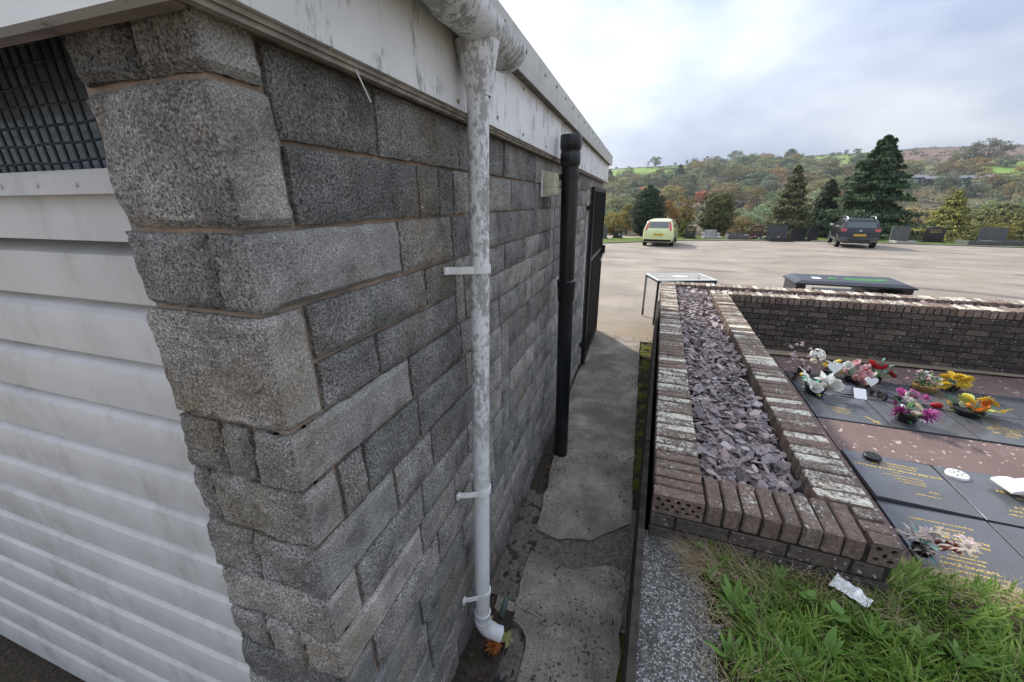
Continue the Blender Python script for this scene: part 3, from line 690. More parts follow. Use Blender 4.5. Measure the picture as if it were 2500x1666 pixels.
# ------------------------------------------------------------------ black soil pipe
P = thing('soil_pipe', 'tall glossy black soil pipe standing against the stone wall', 'drainpipe', (0,0,0))
bt_, bb = Vector((.145,2.70,2.44)), Vector((.142,2.83,.0))
m2 = MB(); m2.tube([bb + (bt_-bb)*t for t in (0,.2,.4,.6,.8,.98)], .055, 28); m2.build('pipe', MBLACKPIPE, P, smooth=40)
def collar(t0, t1, r): return [(bb + (bt_-bb)*t0, r), (bb + (bt_-bb)*t1, r)]
m2 = MB()
pa = [(.925,.0552),(.93,.0635),(.955,.0655),(.958,.062),(.965,.062),(.968,.0675),(.995,.0675),(1.0,.064)]
m2.tube([bb+(bt_-bb)*t for t, r in pa], [r for t, r in pa], 28); m2.build('pipe_cap', MBLACKPIPE, P, smooth=40)
m2 = MB(); pa = [(.56,.0552),(.562,.062),(.60,.063),(.605,.068),(.622,.068),(.626,.0552)]
m2.tube([bb+(bt_-bb)*t for t, r in pa], [r for t, r in pa], 28); m2.build('pipe_collar', MBLACKPIPE, P, smooth=40)
m2 = MB(); c = bb+(bt_-bb)*.90
m2.tube([c-(bt_-bb)*.006, c+(bt_-bb)*.006], [.0605,.0605], 24); m2.box(.0, .10, c.y-.075, c.y-.045, c.z-.014, c.z+.014); m2.box(.0,.10,c.y+.045,c.y+.075,c.z-.0141,c.z+.0141); m2.build('pipe_bracket', MBLACK, P)

# ------------------------------------------------------------------ bulkhead lamp
Lp = thing('wall_lamp', 'small cream ribbed bulkhead lamp on stone wall beside black pipe', 'lamp', (0,2.58,2.15))
m2 = MB(); m2.box(0,.014,-.06,.06,-.075,.078); m2.build('back_plate', MWHITE, Lp)
m2 = MB(); m2.prism([(.018,-.075),(.085,-.062),(.085,.062),(.018,.078)], lambda p, q, d: (p, d, q), -.052, .052); m2.build('housing', plain('cream_plastic', (.55,.53,.42), .5), Lp)
for i in range(3):
    z = -.055+.038*i; m2 = MB(); m2.box(.0855,.092,-.035,.042,z,z+.032); m2.box(.03,.075,-.056,-.0525,z,z+.032); m2.build('lens_panel', plain('lens', (.60,.58,.42), .25), Lp)

# ------------------------------------------------------------------ L-shaped brick planter
TH = rad(2.35); PO = Vector((.795, 1.593, 0))
def uv2w(u, v, z=0): return Vector((PO.x + u*math.cos(TH) + v*math.sin(TH), PO.y - u*math.sin(TH) + v*math.cos(TH), z))
PT = .77; PB = -.05; UW = .915; VF0, VF1 = 4.69, 5.42; UF = 6.6
PL = thing('brick_planter', 'L-shaped raised brick planter filled with plum slate chippings', 'planter', tuple(PO), -TH)
def chbox(sx, sy, sz, ch, jit):
    m = MB(); X_, Y_, Z_ = sx/2, sy/2, sz/2; idx = {}
    for ix in (-1,1):
        for iy in (-1,1):
            for iz in (-1,1):
                for ax in range(3):
                    p = [ix*(X_-ch), iy*(Y_-ch), iz*(Z_-ch)]; p[ax] = (ix*X_, iy*Y_, iz*Z_)[ax]
                    idx[(ix,iy,iz,ax)] = len(m.v); m.v.append(tuple(q + U(-jit,jit) for q in p))
    def F(*k): m.f.append(tuple(idx[q] for q in k)); m.m.append(0)
    for s in (-1,1):
        o = (lambda l: l) if s > 0 else (lambda l: l[::-1])
        F(*o([(s,-1,-1,0),(s,1,-1,0),(s,1,1,0),(s,-1,1,0)])); F(*o([(-1,s,-1,1),(-1,s,1,1),(1,s,1,1),(1,s,-1,1)])); F(*o([(-1,-1,s,2),(1,-1,s,2),(1,1,s,2),(-1,1,s,2)]))
    for a in (-1,1):
        for b_ in (-1,1):
            o = (lambda l: l) if a*b_ < 0 else (lambda l: l[::-1])
            F(*o([(a,b_,-1,0),(a,b_,-1,1),(a,b_,1,1),(a,b_,1,0)])); F(*o([(a,-1,b_,2),(a,-1,b_,0),(a,1,b_,0),(a,1,b_,2)])); F(*o([(-1,a,b_,1),(-1,a,b_,2),(1,a,b_,2),(1,a,b_,1)]))
    for a in (-1,1):
        for b_ in (-1,1):
            for c in (-1,1):
                k = [(a,b_,c,0),(a,b_,c,1),(a,b_,c,2)]; F(*(k if a*b_*c > 0 else k[::-1]))
    return m
COP = [chbox(.215,.0635,.1025,.006,.0026).mesh('coping_brick', MBRICK) for _ in range(6)]
HALF = [chbox(.100,.0635,.1025,.006,.0024).mesh('coping_brick', MBRICK) for _ in range(2)]
FBR = [chbox(.2145,.09,.0665,.004,.0014).mesh('brick', MFACE) for _ in range(5)]
FBH = chbox(.102,.09,.0665,.004,.0014).mesh('brick', MFACE)
zc_ = PT - .05125
def cop(u, v, along_v, half=False):
    me = random.choice(HALF if half else COP)
    o = inst(me, 'coping_brick', PL, (u, v, zc_ + U(-.0035,.0035)), (U(-.012,.012), U(-.012,.012), (math.pi/2 if along_v else 0) + U(-.012,.012) + (math.pi if RND() < .5 else 0)))
    return o
def holed(nx_, nz_, w, h, dp, r):
    """front face with real perforations, facing -y"""
    m = MB(); cw, chh = w/nx_, h/nz_
    for i in range(nx_):
        for j in range(nz_):
            cx_, cz_ = -w/2+cw*(i+.5), -h/2+chh*(j+.5); n = 12
            oct_ = [(cx_+r*math.cos(2*math.pi*k/n), cz_+r*math.sin(2*math.pi*k/n)) for k in range(n)]
            def sq(k):
                a = 2*math.pi*k/n; c, s = math.cos(a), math.sin(a); q = max(abs(c), abs(s)); return (cx_+cw/2*c/q, cz_+chh/2*s/q)
            b0 = len(m.v)
            for k in range(n): m.v.append((*[sq(k)[0]],0,sq(k)[1]))
            for k in range(n): m.v.append((oct_[k][0],0,oct_[k][1]))
            for k in range(n): m.v.append((oct_[k][0],dp,oct_[k][1]))
            for k in range(n):
                k2 = (k+1) % n; m.f.append((b0+k,b0+k2,b0+n+k2,b0+n+k)); m.m.append(0); m.f.append((b0+n+k,b0+n+k2,b0+2*n+k2,b0+2*n+k)); m.m.append(0)
            m.f.append(tuple(b0+2*n+k for k in range(n))); m.m.append(0)
    return m
def holed_brick(u0, u1, v0, v1, nx_):
    w, h = u1-u0, .1025; m = holed(nx_, 2, w, h, .028, .0105); X_, Z_ = w/2, h/2
    m.box(-X_, X_, .0005, .029, -Z_, -Z_+.012); m.box(-X_, X_, .0005, .029, Z_-.012, Z_); m.box(-X_, -X_+.01, .0005, .029, -Z_+.012, Z_-.012); m.box(X_-.01, X_, .0005, .029, -Z_+.012, Z_-.012)
    m.box(-X_, X_, .029, v1-v0, -Z_, Z_)
    return inst(m.mesh('coping_brick', MBRICK), 'coping_brick', PL, ((u0+u1)/2, v0, zc_))
holed_brick(0, .215, 0, .0655, 5)
for i in range(1, 72): cop(.1075, .0328+.075*i, False)
for i in range(8): cop(.2575+.0735*i, .1075, True)
holed_brick(.822, .915, 0, .0655, 2)
for i in (1, 2): cop(.8685, .0328+.075*i, False, True)
n_r = int((VF0-.235)/.075)
for i in range(n_r): cop(UW-.1075, .265+.075*i, False)
for i in range(int((UF-.70)/.075)): cop(.70+.0328+.075*i, VF0+.1075, True)
for i in range(int((UF-.225)/.075)): cop(.225+.0328+.075*i, VF1-.1075, True)
fz = lambda k: PT-.1025-.010-.03325-.0767*k
for k in range(9):      # inner face of the far wall
    u = UW+.012 - (.11 if k % 2 else 0); z = fz(k)
    while u < UF-.2:
        inst(random.choice(FBR), 'brick', PL, (u+.10725, VF0+.045+U(-.003,.003), z), (0, 0, 0 if RND() < .5 else math.pi)); u += .2245
        if u < UW: u = UW
for k in range(3):      # near end face
    u = 0 if k % 2 else -.108; z = fz(k)
    inst(FBH, 'brick', PL, (.051, .045, z)) if k % 2 == 0 else inst(FBR[0], 'brick', PL, (.10725, .045, z))
    u = .112 if k % 2 == 0 else .2245
    while u + .2145 < UW + .02:
        inst(random.choice(FBR), 'brick', PL, (u+.10725, .045+U(-.002,.002), z)); u += .2245
    if u + .1 < UW + .02: inst(FBH, 'brick', PL, (u+.051, .045, z))
m2 = MB()               # faces that look on to the sunk garden sideways and to the car park
for k in range(9):
    v = .0 if k % 2 else -.11
    while v < VF0-.05:
        if v > -.01: m2.box(UW-.09, UW+U(-.002,.002), v, v+.2145, fz(k)-.033, fz(k)+.033)
        v += .2245
    u = 0 if k % 2 else .11
    while u < UF-.2: m2.box(u, u+.2145, VF1-.09, VF1+U(-.002,.002), fz(k)-.033, fz(k)+.033); u += .2245
tag(m2.build('side_bricks', MFACE, PL), None, None, kind='stuff')
m2 = MB()
m2.box(.008, .207, .008, VF1-.008, -.4, PT-.032); m2.box(.2075, UW-.008, .008, .207, -.4, PT-.0325); m2.box(.708, UW-.0085, .2075, VF0+.0, -.4, PT-.033)
m2.box(.7085, UF, VF0+.0085, VF0+.207, -.4, PT-.0335); m2.box(.2075, UF, VF1-.207, VF1-.0085, -.4, PT-.034)
m2.box(.207, .708, .207, VF1-.207, .3, .672); m2.box(.708, UF, VF0+.207, VF1-.207, .3, .6725)
m2.build('mortar_core', MCORE, PL)
# slate chippings
def chip(m, c, a, b_, th, rx, ry, rz):
    n = random.choice((5,6,6,7)); M_ = Tm(c, rx, ry, rz); ang = sorted([2*math.pi*(i+U(-.3,.3))/n for i in range(n)])
    ring = [(a*math.cos(t)*U(.78,1.1), b_*math.sin(t)*U(.75,1.1)) for t in ang]
    vs = [M_ @ Vector((p[0]*.94, p[1]*.94, th/2)) for p in ring] + [M_ @ Vector((p[0], p[1], -th/2)) for p in ring]
    m.add(vs, [tuple(range(n)), tuple(range(2*n-1, n-1, -1))] + [(i, n+i, n+(i+1) % n, (i+1) % n) for i in range(n)])
def chip_args(layer):
    a = U(.018,.040) if RND() < .75 else U(.04,.060); b_ = a*U(.38,.68)
    t = .40 if layer else .25
    return a, b_, U(.004,.008), random.gauss(0,t), random.gauss(0,t), U(0,6.28)
stuffm = MB(); nchip = 0
for (u0,u1,v0,v1,dens) in ((.225,.69,.225,VF1-.225,1150),(.69,UF,VF0+.225,VF1-.225,950)):
    area = (u1-u0)*(v1-v0)
    for _ in range(int(area*dens)): 
        u, v = U(u0+.015,u1-.015), U(v0+.015,v1-.015); chip(stuffm, (u, v, U(.674,.694)), *chip_args(0))
    for _ in range(int(area*dens*.55)):
        u, v = U(u0+.02,u1-.02), U(v0+.02,v1-.02); w = uv2w(u, v)
        a = chip_args(1); zz = U(.692,.730)
        if w.y < 2.80 and nchip < 290 and u < .7:
            m2 = MB(); chip(m2, (0,0,0), *a); o = inst(m2.mesh('slate_chip', MSLATE), 'slate_chip', None, tuple(uv2w(u, v, zz)))
            tag(o, 'thin plum-grey slate chipping lying loose in the brick planter', 'slate', 'slate chippings in the planter'); nchip += 1
        else: chip(stuffm, (u, v, zz), *a)
so_ = stuffm.build('slate_chippings', MSLATE); so_.location = tuple(PO); so_.rotation_euler = (0,0,-TH)
tag(so_, 'bed of plum-grey slate chippings filling the brick planter', 'slate', kind='stuff')

# ------------------------------------------------------------------ sunk memorial garden: paving and tablets
gm = MB(); gm.prism([tuple(uv2w(.90,.70)[:2]), tuple(uv2w(7.2,.70)[:2]), tuple(uv2w(7.2,4.74)[:2]), tuple(uv2w(.90,4.74)[:2])], lambda a, b_, d: (a, b_, d), -.2, -.055)
gbase = structure(gm.build('garden_floor', MCORE))
UC = [.93,1.585,2.20,2.845,3.48,4.11,4.74,5.37,6.0]
def slab_me(w, h, th=.03): 
    m = chbox(w-.008, h-.008, th, .003, .0005); return m.mesh('paving_slab', MPINK)
pv = {}
def pave(u0, u1, v0, v1):
    k = (round(u1-u0,2), round(v1-v0,2))
    if k not in pv: pv[k] = slab_me(u1-u0, v1-v0)
    c = uv2w((u0+u1)/2, (v0+v1)/2, -.045+U(-.002,.002)); inst(pv[k], 'paving_slab', gbase, tuple(c), (U(-.004,.004), U(-.004,.004), -TH))
for i in range(len(UC)-1):
    pave(UC[i], UC[i+1], 2.115, 2.71); pave(UC[i], UC[i+1], 3.915, 4.40); pave(UC[i], UC[i+1], 4.40, 4.685)
    if i == 0 or i > 3:
        for a, b_ in ((.87,1.475),(1.475,2.11),(2.715,3.31),(3.31,3.91)): pave(UC[i], UC[i+1], a, b_)
FONT = None
def text_mesh(s, size, extr=.0008):
    cu = bpy.data.curves.new('txt', 'FONT'); cu.body = s; cu.size = size; cu.extrude = extr; cu.align_x = 'CENTER'; cu.align_y = 'CENTER'; cu.resolution_u = 2
    o = bpy.data.objects.new('txt', cu); COL.objects.link(o); dg = bpy.context.evaluated_depsgraph_get(); dg.update()
    me = bpy.data.meshes.new_from_object(o.evaluated_get(dg)); bpy.data.objects.remove(o); bpy.data.curves.remove(cu); return me
def letter(s, size, mat, parent, loc, rot=(0,0,0), name='lettering', sx=1.0, extr=.0008):
    me = text_mesh(s, size, extr); me.materials.clear(); me.materials.append(mat); o = inst(me, name, parent, loc, rot, (sx,1,1)); return o
def tablet(ci, v0, v1, label, lines=(), tilt=(0,0), dz=0, group=None):
    u0, u1 = UC[ci], UC[ci+1]; c = uv2w((u0+u1)/2, (v0+v1)/2, -.02+dz)
    t = thing('memorial_tablet', label, 'tablet', tuple(c), -TH, group); t.rotation_euler = (tilt[0], tilt[1], -TH)
    chbox(u1-u0-.014, v1-v0-.014, .035, .0006, .0002).build('stone_slab', MGRAN, t, loc=(0,0,-.0175))
    for (s, size, x, y, sx) in lines: letter(s, size, MGOLD, t, (x, y, .0012), (0,0,math.pi), sx=sx)
    return t
TA = 'gold-lettered polished black memorial tablet '
tablet(1, .87, 1.475, TA+'with faded flowers at its edge beside the dry grass', [
    ('IN LOVING MEMORY OF',.026,-.04,-.262,1),('THOMAS JOHN',.036,-.05,-.215,1.1),('Beloved husband of',.026,-.06,-.172,1),('who passed away',.026,-.02,-.138,1),('15th  JULY  1961',.030,-.05,-.097,1),
    ('KATHLEEN',.034,.0,-.05,1.1),('Beloved wife of the above',.026,.02,-.008,1),('ALSO JUNE BENNETT',.034,.0,.035,1.1),('1st  JULY  2016',.026,.04,.078,1),('Reunited again',.026,.02,.115,1),('At peace in our hearts together',.026,.0,.165,1)], dz=-.004)
tablet(1, 1.475, 2.11, TA+'lifted at one corner, black vase lid on it', [
    ('DIED 20th FEBRUARY 2011',.026,.02,.205,1),('BORN 27th AUGUST 1961',.026,.0,.165,1),('ELIZABETH MICHELLE MULLIN',.036,.0,.115,1.15),('ALSO',.022,-.02,.075,1),
    ('Remembered with love always',.020,.0,.03,1),('Always in our thoughts',.020,.03,-.01,1),('Beloved daughter of',.020,.03,-.045,1),('LILY',.030,.12,-.12,1.1),('so dearly missed',.022,.06,-.18,1)], tilt=(rad(-1.2), rad(1.6)), dz=.010)
tablet(2, .87, 1.475, 'plain-faced polished black memorial tablet beside the lettered one with faded flowers', dz=-.006)
tablet(2, 1.475, 2.11, TA+'under the white vase lid and the white stone book', [
    ('AGED 71 YEARS',.030,.15,.13,1.1),('FLAVIN',.036,.02,.085,1.2),('LOVING WIFE',.024,.10,.03,1),('Treasured',.022,.12,-.01,1),('EMILY',.036,.0,-.10,1.3),('JULY',.03,-.08,-.15,1.2),('Until we meet again',.022,-.05,-.2,1)], dz=.002)
tablet(1, 2.715, 3.31, 'wet black memorial tablet with a gold cross beside the brick coping', [('IN LOVING MEMORY',.022,-.02,-.02,1),('of a dear mother',.02,-.02,-.06,1),('always remembered',.02,-.03,-.10,1),('sadly missed',.02,-.04,-.14,1)], dz=-.003)
tablet(2, 2.715, 3.31, 'black memorial tablet holding the purple and cream flower pot')
tablet(3, 2.715, 3.31, TA+'holding the yellow and orange flower pot', [('IN LOVING MEMORY OF',.026,.05,.02,1),('A DEAR HUSBAND',.03,.0,-.02,1.1),('PASSED AWAY',.024,.0,-.06,1),('AND HIS WIFE',.03,-.03,-.10,1.1),('AT REST',.026,-.03,-.15,1)])
tablet(1, 3.31, 3.91, 'black memorial tablet hidden under white lilies, hearts and plaques')
tablet(2, 3.31, 3.91, 'black memorial tablet behind the lying lantern stake', [('IN LOVING MEMORY',.024,-.1,.15,1)])
tablet(3, 3.31, 3.91, 'black memorial tablet under the yellow daffodils with faint painted motif')
tablet(4, 2.715, 3.31, 'bare black memorial tablet beyond the yellow and orange flowers')
tablet(4, 3.31, 3.91, 'black memorial tablet with a green moss patch near the brick wall')
def flatthing(name, label, cat, mat, polys, loc, rz=0, th=.003):
    m2 = MB()
    for p in polys: m2.prism(p, lambda a, b_, d: (a, b_, d), 0, th)
    o = m2.build(name, mat); o.location = loc; o.rotation_euler = (0,0,rz); return tag(o, label, cat)
cr = uv2w(2.08, 2.80, -.0225)
crs = flatthing('gold_cross', 'thin gold cross lying on the wet black tablet', 'cross', MGOLD, [[(-.005,-.075),(.005,-.075),(.005,.075),(-.005,.075)],[(-.035,-.035),(.035,-.035),(.035,-.026),(-.035,-.026)]], tuple(cr + Vector((0,0,.001))), .5)
# bank of turf dropping to the tablets
def lawn_z(x, y):
    w = Vector((x-PO.x, y-PO.y)); u = w.x*math.cos(TH) - w.y*math.sin(TH); v = w.x*math.sin(TH) + w.y*math.cos(TH)
    z = .525 + .018*noise.noise(Vector((x*3, y*3, 1))) + .012*noise.noise(Vector((x*9, y*9, 4)))
    if u > UW - .02 and v > .04:
        t = max(0, min(1, (v-.04)/.84)); z = z*(1-t) + (-.045)*t + .05*math.sin(math.pi*t)
    if x < 1.02: z -= .012
    return z
m2 = MB(); nx_, ny_ = 110, 70; X0, X1, Y0, Y1 = 1.00, 7.5, -1.2, 2.55
for j in range(ny_+1):
    for i in range(nx_+1):
        x = X0 + (X1-X0)*(i/nx_)**1.6; y = Y0 + (Y1-Y0)*j/ny_; m2.v.append((x, y, lawn_z(x, y)))
for j in range(ny_):
    for i in range(nx_):
        x, y, z = m2.v[j*(nx_+1)+i]; x2 = m2.v[j*(nx_+1)+i+1][0]
        if x2 < UW+PO.x+.03 and y > 1.66: continue
        m2.f.append((j*(nx_+1)+i, j*(nx_+1)+i+1, (j+1)*(nx_+1)+i+1, (j+1)*(nx_+1)+i)); m2.m.append(0)
structure(m2.build('lawn', MEARTH, smooth=180))
m2 = MB(); pts = []
for j in range(60):
    y = -1.2 + 2.82*j/59
    row = [(bxr(y)+.001, y, .50), (bxr(y)+.001, y, .522)] + [(bxr(y)+.001+(1.06+.02*noise.noise(Vector((y*6,0,0)))-bxr(y))*k/8, y, .522 + .004*noise.noise(Vector((k*3.1, y*20, 0)))) for k in range(1, 9)]
    pts.append(row)
for j in range(59):
    for k in range(9): m2.quad(pts[j][k], pts[j][k+1], pts[j+1][k+1], pts[j+1][k])
structure(m2.build('gravel_strip', MAGG, smooth=40))
m2 = MB(); m2.box(.80, 7.5, -1.2, 1.58, -.7, .47); structure(m2.build('lawn_bank', MEARTH))

# ------------------------------------------------------------------ lawn grass, straw, weeds
MGRASS = m_leaf('grass_blade', [(.06,.13,.018),(.11,.21,.028),(.17,.28,.042),(.26,.33,.075),(.075,.16,.022)], .5, .35)
MSTRAW = m_leaf('dry_straw', [(.26,.19,.11),(.38,.30,.18),(.50,.42,.27),(.20,.14,.085)], .8, .2)
MWEED = m_leaf('weed_leaf', [(.08,.16,.035),(.13,.24,.05),(.20,.32,.09)], .5, .3)
def blade(m, base, L_, w, az, lean, curl, seg=3):
    d = Vector((math.cos(az), math.sin(az), 0)); sd = Vector((-d.y, d.x, 0)); vs = []
    p = Vector(base); ang = lean
    for i in range(seg+1):
        t = i/seg; ww = w*(1-t**1.6)*.5
        if i < seg: vs += [p - sd*ww, p + sd*ww]
        else: vs.append(p.copy())
        st = L_/seg; p = p + (d*math.sin(ang) + Vector((0,0,1))*math.cos(ang))*st; ang += curl
    fs = [(2*i, 2*i+1, 2*i+3, 2*i+2) for i in range(seg-1)] + [(2*seg-2, 2*seg-1, 2*seg)]
    m.add(vs, fs)
def in_lawn(x, y):
    w = Vector((x-PO.x, y-PO.y)); u = w.x*math.cos(TH) - w.y*math.sin(TH); v = w.x*math.sin(TH) + w.y*math.cos(TH)
    if -.02 < u < UW+.02 and v > -.025: return False
    return v < .80
def lit_edge(x, y): return 0
gm_ = MB(); n = 0
for _ in range(34000):
    x = 1.03 + abs(random.gauss(0, .62)); y = U(.35, 2.2)
    if RND() < .12: x = U(1.0, 3.6); y = U(-.9, 2.2)
    if not in_lawn(x, y): continue
    w = Vector((x-PO.x, y-PO.y)); v = w.x*math.sin(TH) + w.y*math.cos(TH)
    dens = noise.noise(Vector((x*4.5, y*4.5, 9))); 
    edge = min(1, max(.10, (x-1.02-.05*noise.noise(Vector((y*7,0,5))))/.22))
    if y > 1.47 and x < 1.7: edge *= .5
    if RND() > (.72 + .6*dens)*edge: continue
    dry = v > .28
    if dry and RND() < min(1, (v-.28)/.25): continue
    clump = noise.noise(Vector((x*2.4, y*2.4, 21)))
    broad = clump > -.18 and RND() < .62
    L_ = U(.05,.10)*(1.2 if broad else 1) ; wd = U(.007,.014) if broad else U(.0024,.0045)
    blade(gm_, (x, y, lawn_z(x, y)-.004), L_, wd, U(0,6.28) if not broad else clump*19+U(-.9,.9), U(.15,1.0), U(.1,.45))
tag(gm_.build('lawn_grass', MGRASS), 'rough green grass growing beside the brick planter', 'grass', kind='stuff')
gm_ = MB()
def dense_straw(n, fx, zoff=.0, Lr=(.06,.2)):
    for _ in range(n):
        x, y, az = fx(); blade(gm_, (x, y, lawn_z(x, y)+U(0,.02)+zoff), U(*Lr), U(.0012,.0026), az, U(.9,1.65), U(-.15,.2))
dense_straw(520, lambda: (U(1.0,1.30), U(.75,1.55), U(1.9,4.6)))
dense_straw(380, lambda: (U(1.02,2.6), U(.5,1.56), U(0,6.28)), .012, (.04,.11))
dense_straw(260, lambda: (U(.96,1.12), U(1.42,1.585), U(2.4,4.2)))
dense_straw(420, lambda: (U(1.05,1.75), U(1.42,1.575), U(0,6.28)))
def fx_bank():
    u, v = U(.93,3.2), U(.10,.80); p = uv2w(u, v); return p.x, p.y, U(-2.4,-.6) if RND() < .75 else U(0,6.28)
dense_straw(4200, fx_bank, .005, (.05,.15))
for _ in range(60):
    x = U(1.05,2.4); y = U(.8,1.6)
    if in_lawn(x, y): blade(gm_, (x, y, lawn_z(x, y)), U(.14,.26), .0016, U(0,6.28), U(.1,.7), U(.05,.25), 4)
tag(gm_.build('dry_straw', MSTRAW), 'pale dry grass stalks matted over the lawn edge and bank', 'straw', kind='stuff')
def leafpoly(m, M_, L_, w, n=6, cup=.15):
    vs = []; 
    for i in range(n+1):
        t = i/n; ww = w*math.sin(math.pi*min(1,t*.92+.06))**.8*.5; z = -cup*L_*(t-.3)**2
        vs += [M_ @ Vector((t*L_, -ww, z+.12*ww)), M_ @ Vector((t*L_, 0, z)), M_ @ Vector((t*L_, ww, z+.12*ww))]
    m.add(vs, [f for i in range(n) for f in ((3*i,3*i+1,3*i+4,3*i+3),(3*i+1,3*i+2,3*i+5,3*i+4))])
def weed(name, label, x, y, nl, L_, w, lift, group=None, h=0.0):
    t = thing(name, label, 'plant', (x, y, lawn_z(x, y)), U(0,6), group)
    for k in range(nl):
        m2 = MB(); leafpoly(m2, Tm((0,0,h*U(.5,1)), 0, -U(*lift), 2*math.pi*k/nl + U(-.3,.3)), L_*U(.7,1.15), w*U(.8,1.2)); m2.build('leaf', MWEED, t)
    if h: m2 = MB(); m2.tube([(0,0,0),(0,0,h)], .0025, 5); m2.build('stem', MWEED, t)
for (u_, v_, nl, L_, w) in ((1790,1480,10,.10,.022),(1905,1420,10,.085,.018),(1850,1540,9,.10,.022),(2010,1600,9,.11,.026),(1780,1610,9,.09,.02),(2240,1580,9,.09,.022),(2130,1560,8,.09,.02),(1930,1630,9,.10,.022),(2350,1620,8,.09,.022),(1740,1420,8,.07,.016)):
    p = CAM + ray(u_, v_) * ((.53-CAM.z)/ray(u_, v_).z)
    weed('plantain_weed', 'low rosette weed with narrow ribbed leaves in the rough grass', p.x, p.y, nl, L_, w, (.5,1.1), 'rosette weeds in the grass')
for (u_, v_, nl, L_, w, lab) in ((2035,1520,7,.042,.034,'pale round-leaved weed clump in the rough grass below the white scrap'),(1965,1480,6,.034,.028,'small pale round-leaved weed in the grass left of the white scrap'),(1700,1350,3,.02,.02,'tiny clover sprig by the brick planter end beside the gravel')):
    p = CAM + ray(u_, v_) * ((.53-CAM.z)/ray(u_, v_).z)
    weed('round_leaf_weed', lab, p.x, p.y, nl, L_, w, (.2,.6), None, .06)
p = CAM + ray(2080, 1440) * ((.58-CAM.z)/ray(2080, 1440).z)   # crumpled white scrap
m2 = MB(); nx_, ny_ = 12, 8; az = -.75
for j in range(ny_+1):
    for i in range(nx_+1):
        a, b_ = (i/nx_-.5)*.125, (j/ny_-.5)*.07*(1-.35*i/nx_); q = Vector((a, b_, 0))
        z = .020*noise.noise(q*34) + .009*noise.noise(q*90)
        m2.v.append((a*math.cos(az)-b_*math.sin(az), a*math.sin(az)+b_*math.cos(az), z))
for j in range(ny_):
    for i in range(nx_): m2.f.append((j*(nx_+1)+i, j*(nx_+1)+i+1, (j+1)*(nx_+1)+i+1, (j+1)*(nx_+1)+i)); m2.m.append(0)
o = m2.build('paper_scrap', plain('white_scrap', (.72,.72,.71), .6, var=.25, scale=60)); o.location = (p.x, p.y, .572); o.rotation_euler = (rad(10), rad(-8), 0)
tag(o, 'crumpled white plastic scrap caught in the rough grass', 'litter')
# fallen leaves, twigs and crumbs on the path and by the wall
MLITTER = m_leaf('fallen_leaf', [(.07,.04,.025),(.12,.07,.035),(.05,.035,.03),(.18,.12,.05),(.09,.05,.045)], .8, .1)
m2 = MB()
for _ in range(520):
    y = U(.7, 6.2); r = RND()
    x = (U(.03,.12) if r < .25 else (U(.64,.80) if r < .45 else U(.05,.74)))
    if r >= .45 and noise.noise(Vector((x*4, y*1.5, 3))) < .12: continue
    leafpoly(m2, Tm((x, y, .003+U(0,.004)), U(-.3,.3), U(-.25,.25), U(0,6.28)), U(.010,.032), U(.006,.016), 3, .3)
for _ in range(60):
    x = U(.66,.79); y = U(.8,5.5); a = U(0,6.28); l = U(.02,.07)
    m2.tube([(x,y,.0),(x+l*math.cos(a),y+l*math.sin(a),.01+U(0,.01))], .0012, 4)
for _ in range(320):
    x = -U(.5,1.6) if RND() < .7 else U(-2.5,0); y = U(.05,.56); leafpoly(m2, Tm((x, y, -.455), U(-.5,.5), U(-.5,.5), U(0,6.28)), U(.02,.06), U(.01,.035), 3, .3)
tag(m2.build('leaf_litter', MLITTER), 'small brown fallen leaves and twigs scattered along path and wall foot', 'leaves', kind='stuff')
# dropped orange dahlia, maple leaves at the pipe shoe
MRUST = m_leaf('rust_petal', [(.20,.06,.012),(.30,.10,.02),(.14,.03,.015)], .6, .2)
fl = thing('fallen_flower', 'rust-orange artificial flower lying in the gully at the pipe foot', 'flower', (.135,1.185,.03))
for ring, (np_, L_, el) in enumerate(((12,.060,.1),(10,.045,.55),(6,.028,1.0))):
    m2 = MB()
    for k in range(np_): leafpoly(m2, Tm((0,0,.004*ring), 0, -el, 2*math.pi*k/np_+ring*.3), L_*U(.85,1.1), .017, 4, .5)
    m2.build('petals', MRUST, fl)
fl.rotation_euler = (rad(25), rad(35), 0); fl.scale = (.78,.78,.78)
m2 = MB()
for (x, y) in ((.19,1.25),(.06,1.29)):
    for k in range(5): leafpoly(m2, Tm((x, y, .015), U(-.2,.2), U(-.3,.1), 1.0*k-2+x*20), .035 if k in (0,4) else .05, .022, 4, .2)
tag(m2.build('maple_leaves', m_leaf('yellow_green_leaf', [(.24,.24,.07),(.32,.30,.11)], .6, .25)), 'pale yellow-green maple leaves lying round the pipe foot', 'leaves', kind='stuff')
m2 = MB(); m2.tube([(.115,1.36,-.01),(.125,1.38,.05),(.13,1.39,.085)], [.016,.016,.008], 10); tag(m2.build('glass_bottle', plain('green_glass', (.10,.17,.15), .1, .6)), 'small green bottle neck standing behind the white pipe shoe', 'bottle')

